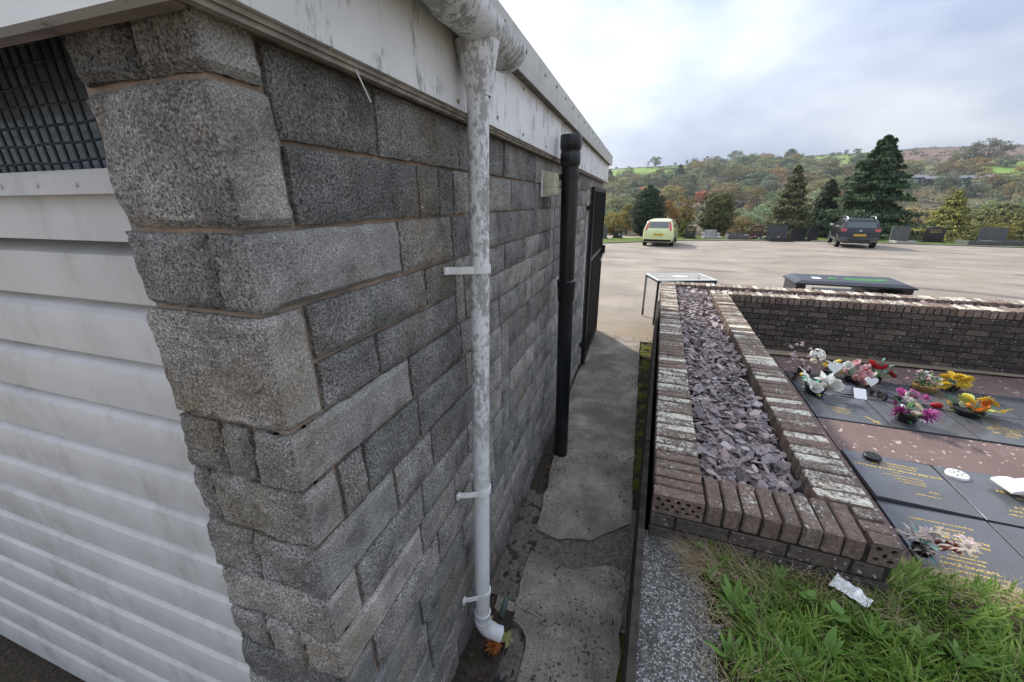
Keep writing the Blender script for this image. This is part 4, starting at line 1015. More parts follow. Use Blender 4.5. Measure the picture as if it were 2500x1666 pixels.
# ------------------------------------------------------------------ flowers and keepsakes on the tablets
def petalmat(name, cols): return m_leaf(name, cols, .6, .2)
PM = dict(white=petalmat('white_petal', [(.70,.70,.64),(.80,.80,.76)]), pink=petalmat('pink_petal', [(.62,.36,.38),(.74,.52,.52),(.66,.28,.34)]), red=petalmat('red_petal', [(.30,.012,.02),(.42,.02,.03)]),
          yellow=petalmat('yellow_petal', [(.75,.50,.03),(.80,.62,.10)]), orange=petalmat('orange_petal', [(.78,.27,.04),(.80,.36,.08)]), purple=petalmat('purple_petal', [(.25,.03,.16),(.36,.07,.25),(.17,.02,.11)]),
          cream=petalmat('cream_petal', [(.74,.68,.46),(.80,.76,.58)]), mauve=petalmat('mauve_petal', [(.42,.30,.34),(.55,.45,.46),(.30,.2,.24)]), dusty=petalmat('faded_petal', [(.42,.36,.32),(.30,.26,.23),(.52,.46,.42)]), coral=petalmat('coral_petal', [(.55,.16,.14),(.5,.24,.2)]),
          magenta=petalmat('magenta_petal', [(.55,.10,.36),(.62,.22,.46)]))
MGREENL = petalmat('plastic_leaf', [(.03,.09,.03),(.05,.15,.05),(.09,.20,.07)]); MBLUEL = petalmat('blue_green_leaf', [(.12,.28,.24),(.2,.38,.33)]); MMINT = petalmat('mint_leaf', [(.03,.30,.14),(.42,.66,.55)]); MLIMEL = petalmat('lime_leaf', [(.30,.36,.05),(.4,.45,.12)])
def head(kind, col, r):
    m = MB()
    if kind == 'daisy':
        for ring in range(2):
            for k in range(11): leafpoly(m, Tm((0,0,.002*ring), 0, -.15-.35*ring, 2*math.pi*k/11+.28*ring), r*(1-.2*ring), r*.36, 3, .3)
    elif kind == 'mum':
        for ring in range(4):
            for k in range(14-2*ring): leafpoly(m, Tm((0,0,.003*ring), 0, -.05-.36*ring, 2*math.pi*k/(14-2*ring)+.2*ring), r*(1-.15*ring), r*.22, 3, .5)
    elif kind == 'rose':
        for ring in range(4):
            np_ = 6-ring if ring < 3 else 3
            for k in range(np_):
                rr = r*(1-.24*ring); leafpoly(m, Tm((rr*.18*math.cos(2*math.pi*k/np_+ring), rr*.18*math.sin(2*math.pi*k/np_+ring), r*.08*ring), 0, -.45-.28*ring, 2*math.pi*k/np_+ring*.7), rr*.9, rr*1.0, 4, -.5)
    elif kind == 'lily':
        for k in range(6): leafpoly(m, Tm((0,0,0), 0, -.55, 2*math.pi*k/6), r*1.1, r*.42, 5, .9)
    else:   # ball of many florets
        for k in range(46):
            z = U(-.35,1); a = U(0,6.28); q = math.sqrt(1-z*z); d_ = Vector((q*math.cos(a), q*math.sin(a), z))
            M_ = Matrix.Translation(d_*r*.78) @ d_.to_track_quat('Z','Y').to_matrix().to_4x4()
            for j in range(4): leafpoly(m, M_ @ Tm((0,0,0), 0, -.25, 1.57*j), r*.26, r*.24, 2, .3)
    return m.mesh('bloom', PM[col])
HEADS = {}
def bloom(t, kind, col, r, loc, tilt=(0,0)):
    k = (kind, col, round(r, 3))
    if k not in HEADS: HEADS[k] = head(*k)
    inst(HEADS[k], 'bloom', t, loc, (tilt[0], tilt[1], U(0,6.28)))
def foliage(t, n, rr, h, mat, L_=(.05,.10), w=.022, name='foliage', lift=(.1,1.1)):
    m = MB()
    for _ in range(n):
        a = U(0,6.28); q = rr*U(0,.6); leafpoly(m, Tm((q*math.cos(a), q*math.sin(a), h*U(.2,1)), U(-.3,.3), -U(*lift), a+U(-.5,.5)), U(*L_), w*U(.7,1.3), 4, .5)
    o_ = m.build(name, mat, t); o_['kind'] = 'stuff'
def stalks(t, n, rr, h, mat=None):
    m = MB()
    for _ in range(n): a = U(0,6.28); m.tube([(0,0,0),(rr*.4*math.cos(a), rr*.4*math.sin(a), h*.6),(rr*math.cos(a), rr*math.sin(a), h*U(.8,1.1))], .0022, 4)
    m.build('stalks', mat or MGREENL, t)
def pot(t, r, h, mat=MBLACK): m = MB(); m.lathe([(0,0),(r*.8,0),(r,h*.5),(r*1.05,h),(r*.9,h),(r*.85,h*.7),(0,h*.65)], 18); m.build('pot', mat, t, smooth=40)
TZ = -.0195
def G_(x, y): return (x, y, TZ)
cl = [ (-.5,0) ]
t = thing('dried_bouquet', 'dried mauve sprigs and a white hydrangea head in a low dark pot', 'flowers', G_(2.72,5.36)); pot(t,.07,.07); stalks(t,16,.15,.30,petalmat('dry_stalk',[(.16,.1,.08),(.24,.16,.12)]))
for k in range(26): a = U(2.0,4.9); q = U(.03,.20); bloom(t,'ball','mauve',.024,(q*math.cos(a)-.03,q*math.sin(a),U(.10,.42)))
for k in range(10): a = U(0,6.28); q = U(.02,.14); bloom(t,'ball','dusty',.02,(q*math.cos(a)+.05,q*math.sin(a),U(.05,.22)))
bloom(t,'ball','white',.095,(.09,-.02,.28)); bloom(t,'ball','cream',.05,(.06,-.03,.20)); bloom(t,'daisy','yellow',.05,(-.03,-.10,.04))
t = thing('mixed_posy', 'small posy of yellow, white and magenta flowers behind the white heart', 'flowers', G_(2.98,5.36)); pot(t,.06,.06); foliage(t,16,.08,.15,MGREENL)
for col, x, z in (('magenta',-.02,.13),('magenta',.05,.11),('white',.03,.19),('white',.09,.17),('yellow',.06,.22),('yellow',-.07,.17),('purple',-.03,.09),('yellow',.12,.08),('white',-.06,.2)): bloom(t,'rose' if col != 'yellow' else 'daisy',col,.042,(x,U(-.05,.03),z),(rad(30),0))
t = thing('pink_peony_bunch', 'bunch of pale pink peonies in the middle of the flower group', 'flowers', G_(3.19,5.30)); pot(t,.06,.05); foliage(t,18,.10,.12,MGREENL)
for x, z, r in ((-.10,.22,.06),(.0,.24,.065),(.09,.20,.065),(-.05,.15,.055),(.04,.14,.06),(.13,.13,.055),(-.13,.14,.05),(.09,.06,.075),(.02,.06,.05)): bloom(t,'rose','pink' if RND() < .8 else 'white',r,(x,U(-.08,.0),z),(rad(50),rad(U(-20,20))))
t = thing('red_rose_spray', 'red roses with eucalyptus leaves at the end of the flower group', 'flowers', G_(3.47,5.40)); pot(t,.06,.05); foliage(t,26,.14,.14,MGREENL,(.07,.14)); foliage(t,18,.16,.24,MBLUEL,(.05,.09),.03,'eucalyptus')
for x, z, r in ((-.10,.20,.085),(.03,.18,.06),(.10,.11,.07),(-.13,.12,.045)): bloom(t,'rose','red',r,(x,-.05,z),(rad(50),rad(U(-20,20))))
bloom(t,'rose','white',.05,(-.05,-.08,.10),(rad(50),0)); foliage(t,3,.12,.06,MLIMEL,(.06,.09),.04,'lime_leaves')
t = thing('white_lily_pot', 'white silk lilies and roses in a black pot beside the brick coping', 'flowers', G_(2.66,4.82)); pot(t,.10,.10); foliage(t,14,.16,.12,MMINT,(.07,.14),.04); foliage(t,6,.18,.06,MLIMEL,(.07,.11),.05,'lime_leaves')
for k, x, z, r in (('lily',-.14,.20,.10),('lily',-.10,.13,.10),('rose',.02,.18,.09),('rose',.14,.12,.10),('lily',.09,.16,.10),('rose',-.04,.09,.08),('lily',.17,.17,.08),('rose',.09,.07,.08)): bloom(t,k,'white',r,(x,U(-.08,.02),z),(rad(42),rad(U(-25,25))))
t = thing('purple_flower_pot', 'purple chrysanthemums and cream roses in a black pot', 'flowers', G_(3.29,4.40)); pot(t,.09,.09); foliage(t,24,.16,.14,MGREENL,(.06,.12)); foliage(t,14,.20,.12,PM['white'],(.05,.12),.014,'white_sprigs')
for k, c_, x, z, r in (('mum','magenta',.05,.27,.085),('mum','purple',-.08,.10,.11),('mum','purple',.14,.10,.10),('rose','cream',.02,.17,.055),('rose','cream',.05,.08,.055),('mum','purple',-.16,.18,.06),('rose','white',-.06,.23,.05)): bloom(t,k,c_,r,(x,-.04,z),(rad(42),rad(U(-20,20))))
t = thing('yellow_orange_pot', 'yellow daisies and orange roses in a shallow black pot', 'flowers', G_(3.95,4.74)); pot(t,.12,.06); foliage(t,22,.18,.10,MGREENL,(.06,.13)); foliage(t,3,.2,.14,MLIMEL,(.16,.2),.09,'broad_leaves')
for k, c_, x, z, r in (('daisy','yellow',-.06,.17,.085),('daisy','yellow',.06,.19,.08),('rose','orange',-.04,.08,.065),('rose','orange',.10,.07,.075),('rose','orange',.10,.14,.055),('daisy','yellow',-.20,.11,.065),('lily','yellow',.24,.08,.07),('daisy','yellow',.14,.16,.06),('rose','cream',-.10,.11,.04)): bloom(t,k,c_,r,(x,-.05,z),(rad(42),rad(U(-20,20))))
t = thing('posy_basket', 'wicker basket of tiny pink and white buds with dark leaves', 'flowers', G_(3.88,5.27)); pot(t,.11,.07,plain('wicker',(.25,.16,.06),.7,var=.4,scale=90)); foliage(t,46,.16,.16,MGREENL,(.04,.09),.025)
for k in range(34): a = U(0,6.28); q = U(0,.17); bloom(t,'rose',random.choice(('white','pink','white','mauve')),.019,(q*math.cos(a)-.02,q*math.sin(a),U(.08,.22)),(rad(30),0))
t = thing('daffodil_bunch', 'bright yellow silk daffodils next to the wicker posy basket', 'flowers', G_(4.17,5.36)); pot(t,.06,.05); foliage(t,10,.10,.10,MGREENL)
for k in range(13): bloom(t,'daisy','yellow',U(.055,.07),(U(-.17,.17),U(-.08,.05),U(.05,.20)),(rad(U(20,60)),rad(U(-30,30))))
t = thing('faded_posy', 'weather-faded grey and coral silk flowers at the dry grass edge', 'flowers', (2.43,2.47,.02)); pot(t,.05,.04); foliage(t,30,.16,.10,PM['dusty'],(.05,.11)); foliage(t,8,.10,.12,MBLUEL,(.04,.07),.025,'grey_leaves')
for k in range(9): bloom(t,'lily',random.choice(('dusty','dusty','mauve')),U(.04,.06),(U(-.14,.2),U(-.07,.06),U(.06,.15)),(rad(U(0,50)),rad(U(-30,30))))
for k in range(5): bloom(t,'rose','coral',.032,(U(.06,.22),U(-.08,.04),U(.04,.12)),(rad(40),0))
t = thing('flower_ball', 'striped pink and white flower ball on a black stake lying on tablet', 'ornament', G_(3.50,4.87))
for k in range(9): bloom(t,'rose',random.choice(('magenta','white','mauve')),.05,(U(-.06,.09),U(-.04,.03),U(.03,.12)),(rad(U(20,60)),rad(U(-30,30))))
m2 = MB(); m2.tube([(-.52,-.02,.02),(0,0,.03)], .006, 6); m2.lathe([(0,-.015),(.055,-.015),(.058,0),(.055,.015),(0,.015)], 20, Tm((-.20,-.01,.045), 0, rad(75), .3)); m2.lathe([(0,-.02),(.025,-.02),(.03,.02),(0,.02)], 14, Tm((-.06,0,.03), 0, rad(90), 0)); m2.build('stake', MBLACK, t)
t = thing('silk_rose', 'single closed red silk rose lying on its dark stem', 'flower', G_(3.77,4.80)); m2 = MB(); m2.tube([(-.25,-.005,.012),(0,0,.02)], .007, 6); m2.build('stem', MBLACK, t)
m2 = MB(); m2.lathe([(0,-.05),(.018,-.045),(.03,-.01),(.028,.03),(.012,.05),(0,.052)], 12, Tm((-.03,0,.028),0,rad(90),0)); m2.build('bud', PM['red'], t, smooth=60)
def heart(s): return [(s*.062*(16*math.sin(a)**3)/1.0, s*.062*(13*math.cos(a)-5*math.cos(2*a)-2*math.cos(3*a)-math.cos(4*a))) for a in [2*math.pi*i/28 for i in range(28)]]
for (x, y, s, h, lab) in ((2.96,5.14,.075,.20,'larger white heart plaque on a stick among the flowers'),(3.28,5.04,.062,.12,'smaller white heart plaque beside the white card')):
    t = thing('heart_plaque', lab, 'ornament', G_(x,y)); m2 = MB(); m2.prism(heart(s), lambda a, b_, d: (a, d, b_+h), -.006, .006); m2.build('heart', MWHITE, t); m2 = MB(); m2.tube([(0,.008,0),(0,.008,h)], .004, 6); m2.build('stick', MBLACK, t); t.rotation_euler = (rad(-20), 0, 0)
t = thing('slate_plaque', 'small black plaque with silver writing propped beside the white card', 'plaque', G_(3.0,4.88)); m2 = MB(); m2.box(-.07,.07,-.004,.004,0,.12); m2.build('plate', MGRAN, t)
for k, s in enumerate(('In memory','of a special','Grandad','always loved','never forgotten')): letter(s, .020, MWHITE, t, (0,-.0055,.10-.021*k), (rad(90),0,0))
t.rotation_euler = (rad(-48),0,0)
t = thing('gold_plaque', 'small dark plaque with gold writing beside the white lilies', 'plaque', G_(2.86,4.96)); m2 = MB(); m2.box(-.06,.06,-.004,.004,0,.15); m2.build('plate', MGRAN, t)
for k, s in enumerate(('A life well','lived, a love','so strong,','memories','that live on')): letter(s, .024, MGOLD, t, (0,-.0055,.125-.025*k), (rad(90),0,0))
t.rotation_euler = (rad(-48),0,0)
m2 = MB(); m2.box(-.055,.055,-.002,.002,0,.13); o = m2.build('white_card', MWHITE); o.location = G_(3.09,4.80); o.rotation_euler = (rad(-50),0,rad(-6)); tag(o, 'blank white card leaning among the keepsakes', 'card')
def cone_me():
    m = MB()
    for ring in range(6):
        for k in range(8): leafpoly(m, Tm((0,0,.009*ring), 0, -.35-.12*ring, 2*math.pi*k/8+ring*.4), .036*(1-.1*ring), .018, 3, .2)
    return m.mesh('pine_cone', plain('pine_cone_scale', (.08,.05,.035), .8, var=.4, scale=60))
cme = cone_me()
for (x, y) in ((2.55,5.15),(2.60,5.22),(3.20,5.17),(3.25,5.11),(3.235,4.96)):
    o = inst(cme, 'pine_cone', None, (x, y, TZ+.01), (rad(U(-40,40)), rad(U(-30,30)), U(0,6))); tag(o, 'brown pine cone lying among the flowers on the tablet', 'pine cone', 'pine cones on the tablet')
def vase_lid(name, label, loc, mat, r):
    t = thing(name, label, 'vase lid', loc); m2 = MB(); n = 32
    m2.lathe([(0,0),(r,0),(r*1.0,.012),(r*.94,.020),(r*.86,.022)], n); m2.build('rim', mat, t, smooth=50)
    holes = [(0,0)] + [(r*.34*math.cos(a), r*.34*math.sin(a)) for a in [k*math.pi/3 for k in range(6)]] + [(r*.64*math.cos(a), r*.64*math.sin(a)) for a in [k*math.pi/4+.2 for k in range(8)]]
    m3 = MB()
    m2 = MB(); m2.lathe([(r*.86,.0221),(0.0,.0225)], n); m2.build('cover', mat, t)
    for (hx, hy) in holes[1:]: m3.lathe([(r*.105,.0232),(r*.105,.0205),(0,.0205)], 10, Tm((hx,hy,.0)))
    for (hx, hy) in holes[1:]: m3.lathe([(0,.0229),(r*.10,.0229)], 10, Tm((hx,hy,0)))
    m3.build('hole', MDARK, t); return t
p = uv2w(1.775, 2.03, .003); vase_lid('vase_lid', 'black perforated vase lid set in the corner of a tablet', tuple(p), MBLACK, .062)
p = uv2w(2.31, 2.0, -.018); vase_lid('vase_lid', 'white perforated vase lid on the tablet below the pink slabs', tuple(p), MWHITE, .068)
t = thing('stone_book', 'white open stone book on a small base lying on a tablet', 'ornament', tuple(uv2w(2.63,1.90,-.018)), rad(8))
m2 = MB(); m2.box(-.03,.11,-.06,.05,0,.045); m2.build('base', MWHITE, t)
m2 = MB(); prof = [(-.15,.045),(-.15,.060),(-.10,.078),(-.04,.080),(0,.066),(.04,.080),(.10,.078),(.15,.060),(.15,.045)]; m2.prism(prof, lambda a, b_, d: (a, d, b_), -.08, .085); m2.build('pages', MWHITE, t, smooth=30)

# ------------------------------------------------------------------ wire basket, long black bin
MWIRE = plain('grey_wire', (.52,.55,.55), .4, .4)
ang = rad(17); B = thing('wire_bin', 'pale wire-mesh litter bin with dark legs behind the planter corner', 'bin', (.965,7.02,0), ang)
m2 = MB(); w, dpt, h = 1.0, .68, .772
for (x0,x1,y0,y1) in ((0,w,0,.035),(0,w,dpt-.03,dpt),(0,.035,.035,dpt-.03),(w-.03,w,.035,dpt-.03)): m2.box(x0,x1,y0,y1,h-.012,h)
m2.box(.035,w-.03,dpt*.5-.008,dpt*.5+.008,h-.012,h); m2.build('top_frame', MGALV, B)
m2 = MB(); m2.lathe([(0,h+.002),(.13,h+.002),(.13,h-.004),(0,h-.004)], 24, Matrix.Translation((w*.5,dpt*.5,0)) @ Matrix.Diagonal((1,.55,1,1)) ); m2.build('badge', MWHITE, B)
m2 = MB()
for i in range(38): m2.box(.04+i*(w-.09)/37, .0438+i*(w-.09)/37, .035, dpt-.03, h-.010, h-.006)
m2.build('top_mesh', MWIRE, B)
m2 = MB()
for i in range(16):
    z = .14+i*(h-.18)/15; m2.box(.004,.006,.03,dpt-.03,z,z+.0036); m2.box(.03,w-.03,.004,.006,z,z+.0036)
for i in range(14): y = .03+i*(dpt-.06)/13; m2.box(.0041,.0061,y,y+.0036,.14,h-.03)
for i in range(20): x = .03+i*(w-.06)/19; m2.box(x,x+.0036,.0041,.0061,.14,h-.03)
m2.build('side_mesh', MWIRE, B)
for (x, y) in ((0,0),(w-.03,0),(0,dpt-.03),(w-.03,dpt-.03)): m2 = MB(); m2.box(x,x+.03,y,y+.03,-.02,h-.013); m2.build('leg', MBLACK, B)
for bx_ in ((.03,w-.03,0.001,.029,h-.045,h-.013),(.001,.029,.03,dpt-.03,h-.045,h-.013),(.03,w-.03,.001,.029,.12,.14)): m2 = MB(); m2.box(*bx_); m2.build('rail', MBLACK, B)

B = thing('recycling_bin', 'long black recycling bin with sloping lid and green printed words', 'bin', (2.98,7.10,0), rad(-1.5))
L_, dp, h = 1.52, .66, .86; MBIN = plain('dark_bin_plastic', (.022,.024,.03), .38, .45, var=.1)
m2 = MB(); prof = [(0,h-.05),(0,h-.03),(.09,h+.0),(dp-.09,h+.02),(dp,h-.02),(dp,h-.05)]
m2.add([(0,0,h-.06),(L_,0,h-.06),(L_,dp,h-.06),(0,dp,h-.06),(0,0,h-.035),(L_,0,h-.035),(L_,dp,h-.035),(0,dp,h-.035),(.10,.07,h),(L_-.10,.07,h),(L_-.10,dp-.07,h+.02),(.10,dp-.07,h+.02)],
       [(0,3,2,1),(0,1,5,4),(1,2,6,5),(2,3,7,6),(3,0,4,7),(4,5,9,8),(5,6,10,9),(6,7,11,10),(7,4,8,11),(8,9,10,11)]); lid = m2.build('lid', MBIN, B)
m2 = MB(); m2.box(.03,.16,.03,dp-.03,-.03,h-.061); m2.box(.44,.98,.03,dp-.03,-.03,h-.20); m2.box(L_-.16,L_-.03,.03,dp-.03,-.03,h-.061); m2.box(.16,L_-.16,.031,.06,-.03,h-.30); m2.box(.98,L_-.16,.0315,dp-.031,-.03,h-.12); m2.build('body', MBIN, B)
tl = rad(2.2)
m2 = MB(); m2.box(.30,.41,.22,.36,h+.006,h+.0115); m2.build('sticker', MWHITE, lid)
letter('Llwybr Teithiol yn ailgylchu', .062, MGREENPRINT, lid, (1.02,.34,h+.0138), (tl,0,0), sx=.82)
letter('Recycling: I pick recycled', .055, MGREENPRINT, lid, (.96,.25,h+.0110), (tl,0,0), sx=.82)
m2 = MB(); m2.lathe([(.040,0),(.052,0),(.052,.002),(.040,.002)], 20, Matrix.Translation((.58,.31,h+.012))); m2.build('recycling_mark', MGREENPRINT, lid)

# ------------------------------------------------------------------ cars
def car(name, label, P):
    t = thing(name, label, 'car', P['loc'], P['rz'])
    top = P['top']; Ltot = top[-1][0]; zb = P['zb']; wt_ = P['wid']
    def ztop(y): return lerp_tab(y, [q[0] for q in top], [q[1] for q in top])
    def wz(z): return lerp_tab(z, [q[0] for q in wt_], [q[1] for q in wt_])
    def ef(y): return lerp_tab(y, [0,.08,.3,Ltot-.9,Ltot-.35,Ltot], [.90,.96,1,1,.93,.70])
    ys = sorted(set([q[0] for q in top] + [Ltot*i/30 for i in range(31)])); lev = [0,.12,.3,.5,.62,.74,.86,.94,.98,1.0]
    m = MB(); K = len(lev)
    for y in ys:
        zt = ztop(y)
        ring = []
        for i, l in enumerate(lev):
            z = zb + (zt-zb)*l; w = wz(z)*ef(y)
            if l == .98: w *= .93
            if l == 1.0: w *= .70
            ring.append((w, z - (.006 if l == .98 else 0)))
        pts = [(-w, y, z) for w, z in ring] + [(w, y, z) for w, z in reversed(ring)]
        m.v.extend(pts)
    n = 2*K
    for j in range(len(ys)-1):
        for i in range(n): m.f.append((j*n+i, (j+1)*n+i, (j+1)*n+(i+1) % n, j*n+(i+1) % n)); m.m.append(0)
    m.f.append(tuple(range(n))); m.m.append(0); m.f.append(tuple(range((len(ys)-1)*n+n-1, (len(ys)-1)*n-1, -1))); m.m.append(0)
    body = m.build('body', P['paint'], t, smooth=38)
    def ry(z):  # rear surface y at height z
        for k in range(len(top)-1):
            if top[k][1] <= z <= top[k+1][1]: return top[k][0] + (top[k+1][0]-top[k][0])*(z-top[k][1])/(top[k+1][1]-top[k][1]+1e-6)
        return 0
    def rpatch(nm, poly, mat, off=.012, parent=t, th=.02):
        m = MB(); a = [(x, ry(z)-off, z) for x, z in poly]; b_ = [(x, ry(z)+th, z) for x, z in poly]; k = len(poly)
        m.add(a+b_, [tuple(range(k))] + [(i, k+i, k+(i+1) % k, (i+1) % k) for i in range(k)]); return m.build(nm, mat, parent)
    def spatch(nm, poly, mat, sgn, off=.008, zsub=None):
        m = MB(); a = [(sgn*(wz(z)*ef(y)*(0.985 if z > ztop(y)-.08 else 1.0)+off), y, z) for y, z in poly]; b_ = [(sgn*(abs(q[0])-.05), q[1], q[2]) for q in a]; k = len(poly)
        m.add(a+b_, [tuple(range(k)) if sgn < 0 else tuple(range(k-1,-1,-1))] + [(i, k+i, k+(i+1) % k, (i+1) % k) for i in range(k)]); return m.build(nm, mat, t)
    for nm, poly, mat in P['rear']: rpatch(nm, poly, mat, P.get('roff', .012) if nm != 'bumper' else .03)
    for nm, poly, mat in P['side']:
        for s in (-1, 1): spatch(nm, poly, mat, s)
    # windscreen
    a, b_ = P['screen']; m = MB(); w0, w1 = wz(ztop(a))*.86, wz(ztop(b_))*.84
    m.add([(-w0*.86, a+.03, ztop(a)+.006), (w0*.86, a+.03, ztop(a)+.006), (w1, b_, ztop(b_)+.012), (-w1, b_, ztop(b_)+.012)], [(0,1,2,3)]); m.build('windscreen', MGLASS, t)
    wr = P['wr']; wm = MB(); wm.lathe([(wr*.55,-.10),(wr*.93,-.105),(wr,-.085),(wr,.085),(wr*.93,.105),(wr*.62,.10)], 28, Matrix.Rotation(rad(90),4,'Y')); wme = wm.mesh('tyre', MTYRE, 40)
    rm = MB(); rm.lathe([(0,.06),(wr*.16,.075),(wr*.2,.05),(wr*.58,.07),(wr*.64,.09),(wr*.64,-.09),(0,-.09)], 20, Matrix.Rotation(rad(90),4,'Y'))
    for k in range(5): rm.box(.055,.095,-.03,.03,wr*.15,wr*.6, mat=Matrix.Rotation(2*math.pi*k/5,4,'X'))
    rme = rm.mesh('rim', MALLOY, 40)
    for y in P['axles']:
        for s in (-1, 1):
            w = thing('wheel', None, None); w.parent = t; w.location = (s*(P['track']), y, wr); w.rotation_euler = (0,0,0 if s > 0 else math.pi)
            inst(wme, 'tyre', w); inst(rme, 'rim', w)
            m = MB(); n = 18; ro = wr*1.20; xw = s*(wz(.5)+.006)
            ring = [(math.cos(rad(-18+216*i/n)), math.sin(rad(-18+216*i/n))) for i in range(n+1)]
            vs = [(xw, y+ro*c, wr+ro*q) for c, q in ring] + [(xw+s*.012, y+wr*1.04*c, wr+wr*1.04*q) for c, q in ring]
            m.add(vs, [((i, i+1, n+2+i, n+1+i) if s < 0 else (i+1, i, n+1+i, n+2+i)) for i in range(n)]); m.build('wheel_arch', P['arch'], t)
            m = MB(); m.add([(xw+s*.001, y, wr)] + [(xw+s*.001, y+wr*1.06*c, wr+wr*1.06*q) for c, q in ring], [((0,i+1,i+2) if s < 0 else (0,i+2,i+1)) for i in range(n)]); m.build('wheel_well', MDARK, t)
    for s in (-1, 1):
        m = MB(); m.box(-.08,.08,-.05,.05,-.055,.055); q = chbox(.17,.09,.12,.03,0); q.build('mirror', P['mirror'], t, smooth=40, loc=(s*(wz(.98)+.10), P['mir_y'], P['mir_z']))
    pm = MB(); px, pz = P['plate']; pm.box(-.26,.26,-.012,0,-.056,.056); pl = pm.build('number_plate', MPLATE, t, loc=(px, ry(pz)-.020-(.012), pz))
    letter(P['reg'], .115, MDARK, pl, (0,-.014,0), (rad(90),0,0), sx=.78, extr=.001)
    um = MB(); um.box(-.6,.6,.25,Ltot-.3,zb-.07,zb+.02); um.build('underbody', MDARK, t)
    return t, ztop, wz
fw = Vector((.13,.99)); 
c1, zt1, wz1 = car('lime_hatchback', 'lime-green hatchback parked with its back to the planter', dict(loc=(1.50,24.45,zpark(25)-.005), rz=-math.atan2(fw.x, fw.y), paint=MLIME, zb=.27,
    top=[(0.0,.60),(.01,.80),(.05,.97),(.09,1.02),(.36,1.44),(.55,1.505),(1.2,1.535),(1.9,1.51),(2.25,1.44),(3.0,1.03),(3.55,.93),(3.88,.78),(4.0,.55)],
    wid=[(.2,.76),(.36,.83),(.55,.855),(.85,.85),(1.0,.82),(1.30,.70),(1.46,.60),(1.54,.48)], wr=.295, axles=(.70,3.18), track=.745, arch=MLIME, mirror=MBLACK, mir_y=2.75, mir_z=1.03, plate=(.02,.70), reg='CA06 WTN', screen=(2.95,2.25),
    rear=[('rear_window',[(-.55,1.04),(.55,1.04),(.50,1.38),(-.50,1.38)],MGLASS),
          ('tail_lamp',[(-.72,.92),(-.60,.92),(-.57,1.05),(-.52,1.40),(-.59,1.42),(-.68,1.15)],MREDL),('tail_lamp',[(.60,.92),(.72,.92),(.68,1.15),(.59,1.42),(.52,1.40),(.57,1.05)],MREDL),
          ('bumper',[(-.74,.30),(.74,.30),(.75,.42),(-.75,.42)],MDARK),('badge',[(-.06,.875),(.06,.875),(.06,.905),(-.06,.905)],MALLOY)],
    side=[('side_window',[(.62,1.05),(1.45,1.05),(1.45,1.42),(.75,1.42)],MGLASS),('side_window',[(1.52,1.05),(2.6,1.05),(2.15,1.38),(1.52,1.42)],MGLASS),('sill',[(1.0,.29),(2.9,.29),(2.9,.40),(1.0,.40)],MDARK)]))
fw = Vector((.22,.975))
c2, zt2, wz2 = car('black_crossover', 'black crossover car with silver roof rails parked by the verge', dict(loc=(12.02,26.85,zpark(27.4)-.005), rz=-math.atan2(fw.x, fw.y), paint=MCARBLK, zb=.33,
    top=[(0.0,.55),(.02,.80),(.05,1.02),(.10,1.10),(.32,1.46),(.50,1.56),(1.2,1.61),(1.9,1.59),(2.35,1.50),(3.05,1.12),(3.6,1.05),(3.95,.90),(4.12,.62)],
    wid=[(.25,.80),(.42,.87),(.62,.89),(.90,.88),(1.08,.85),(1.46,.70),(1.62,.62)], wr=.335, axles=(.72,3.32), track=.785, arch=MPLAST, mirror=MALLOY, mir_y=2.75, mir_z=1.13, plate=(.0,.72), reg='CK23 WWU', screen=(3.0,2.35),
    rear=[('rear_window',[(-.66,1.11),(.66,1.11),(.58,1.42),(-.58,1.42)],MGLASS),('spoiler',[(-.60,1.44),(.60,1.44),(.56,1.53),(-.56,1.53)],MDARK),
          ('tail_lamp',[(-.84,.90),(-.60,.92),(-.60,1.04),(-.82,1.06)],MREDL),('tail_lamp',[(.60,.92),(.84,.90),(.82,1.06),(.60,1.04)],MREDL),
          ('bumper',[(-.80,.36),(.80,.36),(.82,.62),(.62,.64),(.55,.56),(-.55,.56),(-.62,.64),(-.82,.62)],MPLAST),('badge',[(-.08,.92),(.08,.92),(.0,1.0)],MALLOY)],
    side=[('side_window',[(.45,1.14),(.92,1.14),(.92,1.46),(.60,1.46)],MGLASS),('side_window',[(.97,1.14),(1.72,1.14),(1.72,1.50),(.97,1.50)],MGLASS),('side_window',[(1.78,1.14),(2.8,1.14),(2.30,1.46),(1.78,1.50)],MGLASS),('sill',[(1.1,.34),(2.95,.34),(2.95,.48),(1.1,.48)],MPLAST)]))
for s in (-1, 1):
    m2 = MB(); m2.tube([(s*.60,.55,1.56),(s*.61,.75,1.65),(s*.62,1.3,1.675),(s*.61,1.9,1.65),(s*.60,2.1,1.57)], .018, 6); m2.build('roof_rail', MALLOY, c2)
for k in (-1, 0, 1):
    m2 = MB(); m2.box(k*.33-.14, k*.33+.14, -.045, .02, .40, .50); m2.build('bumper_insert', MBLACK, c2)

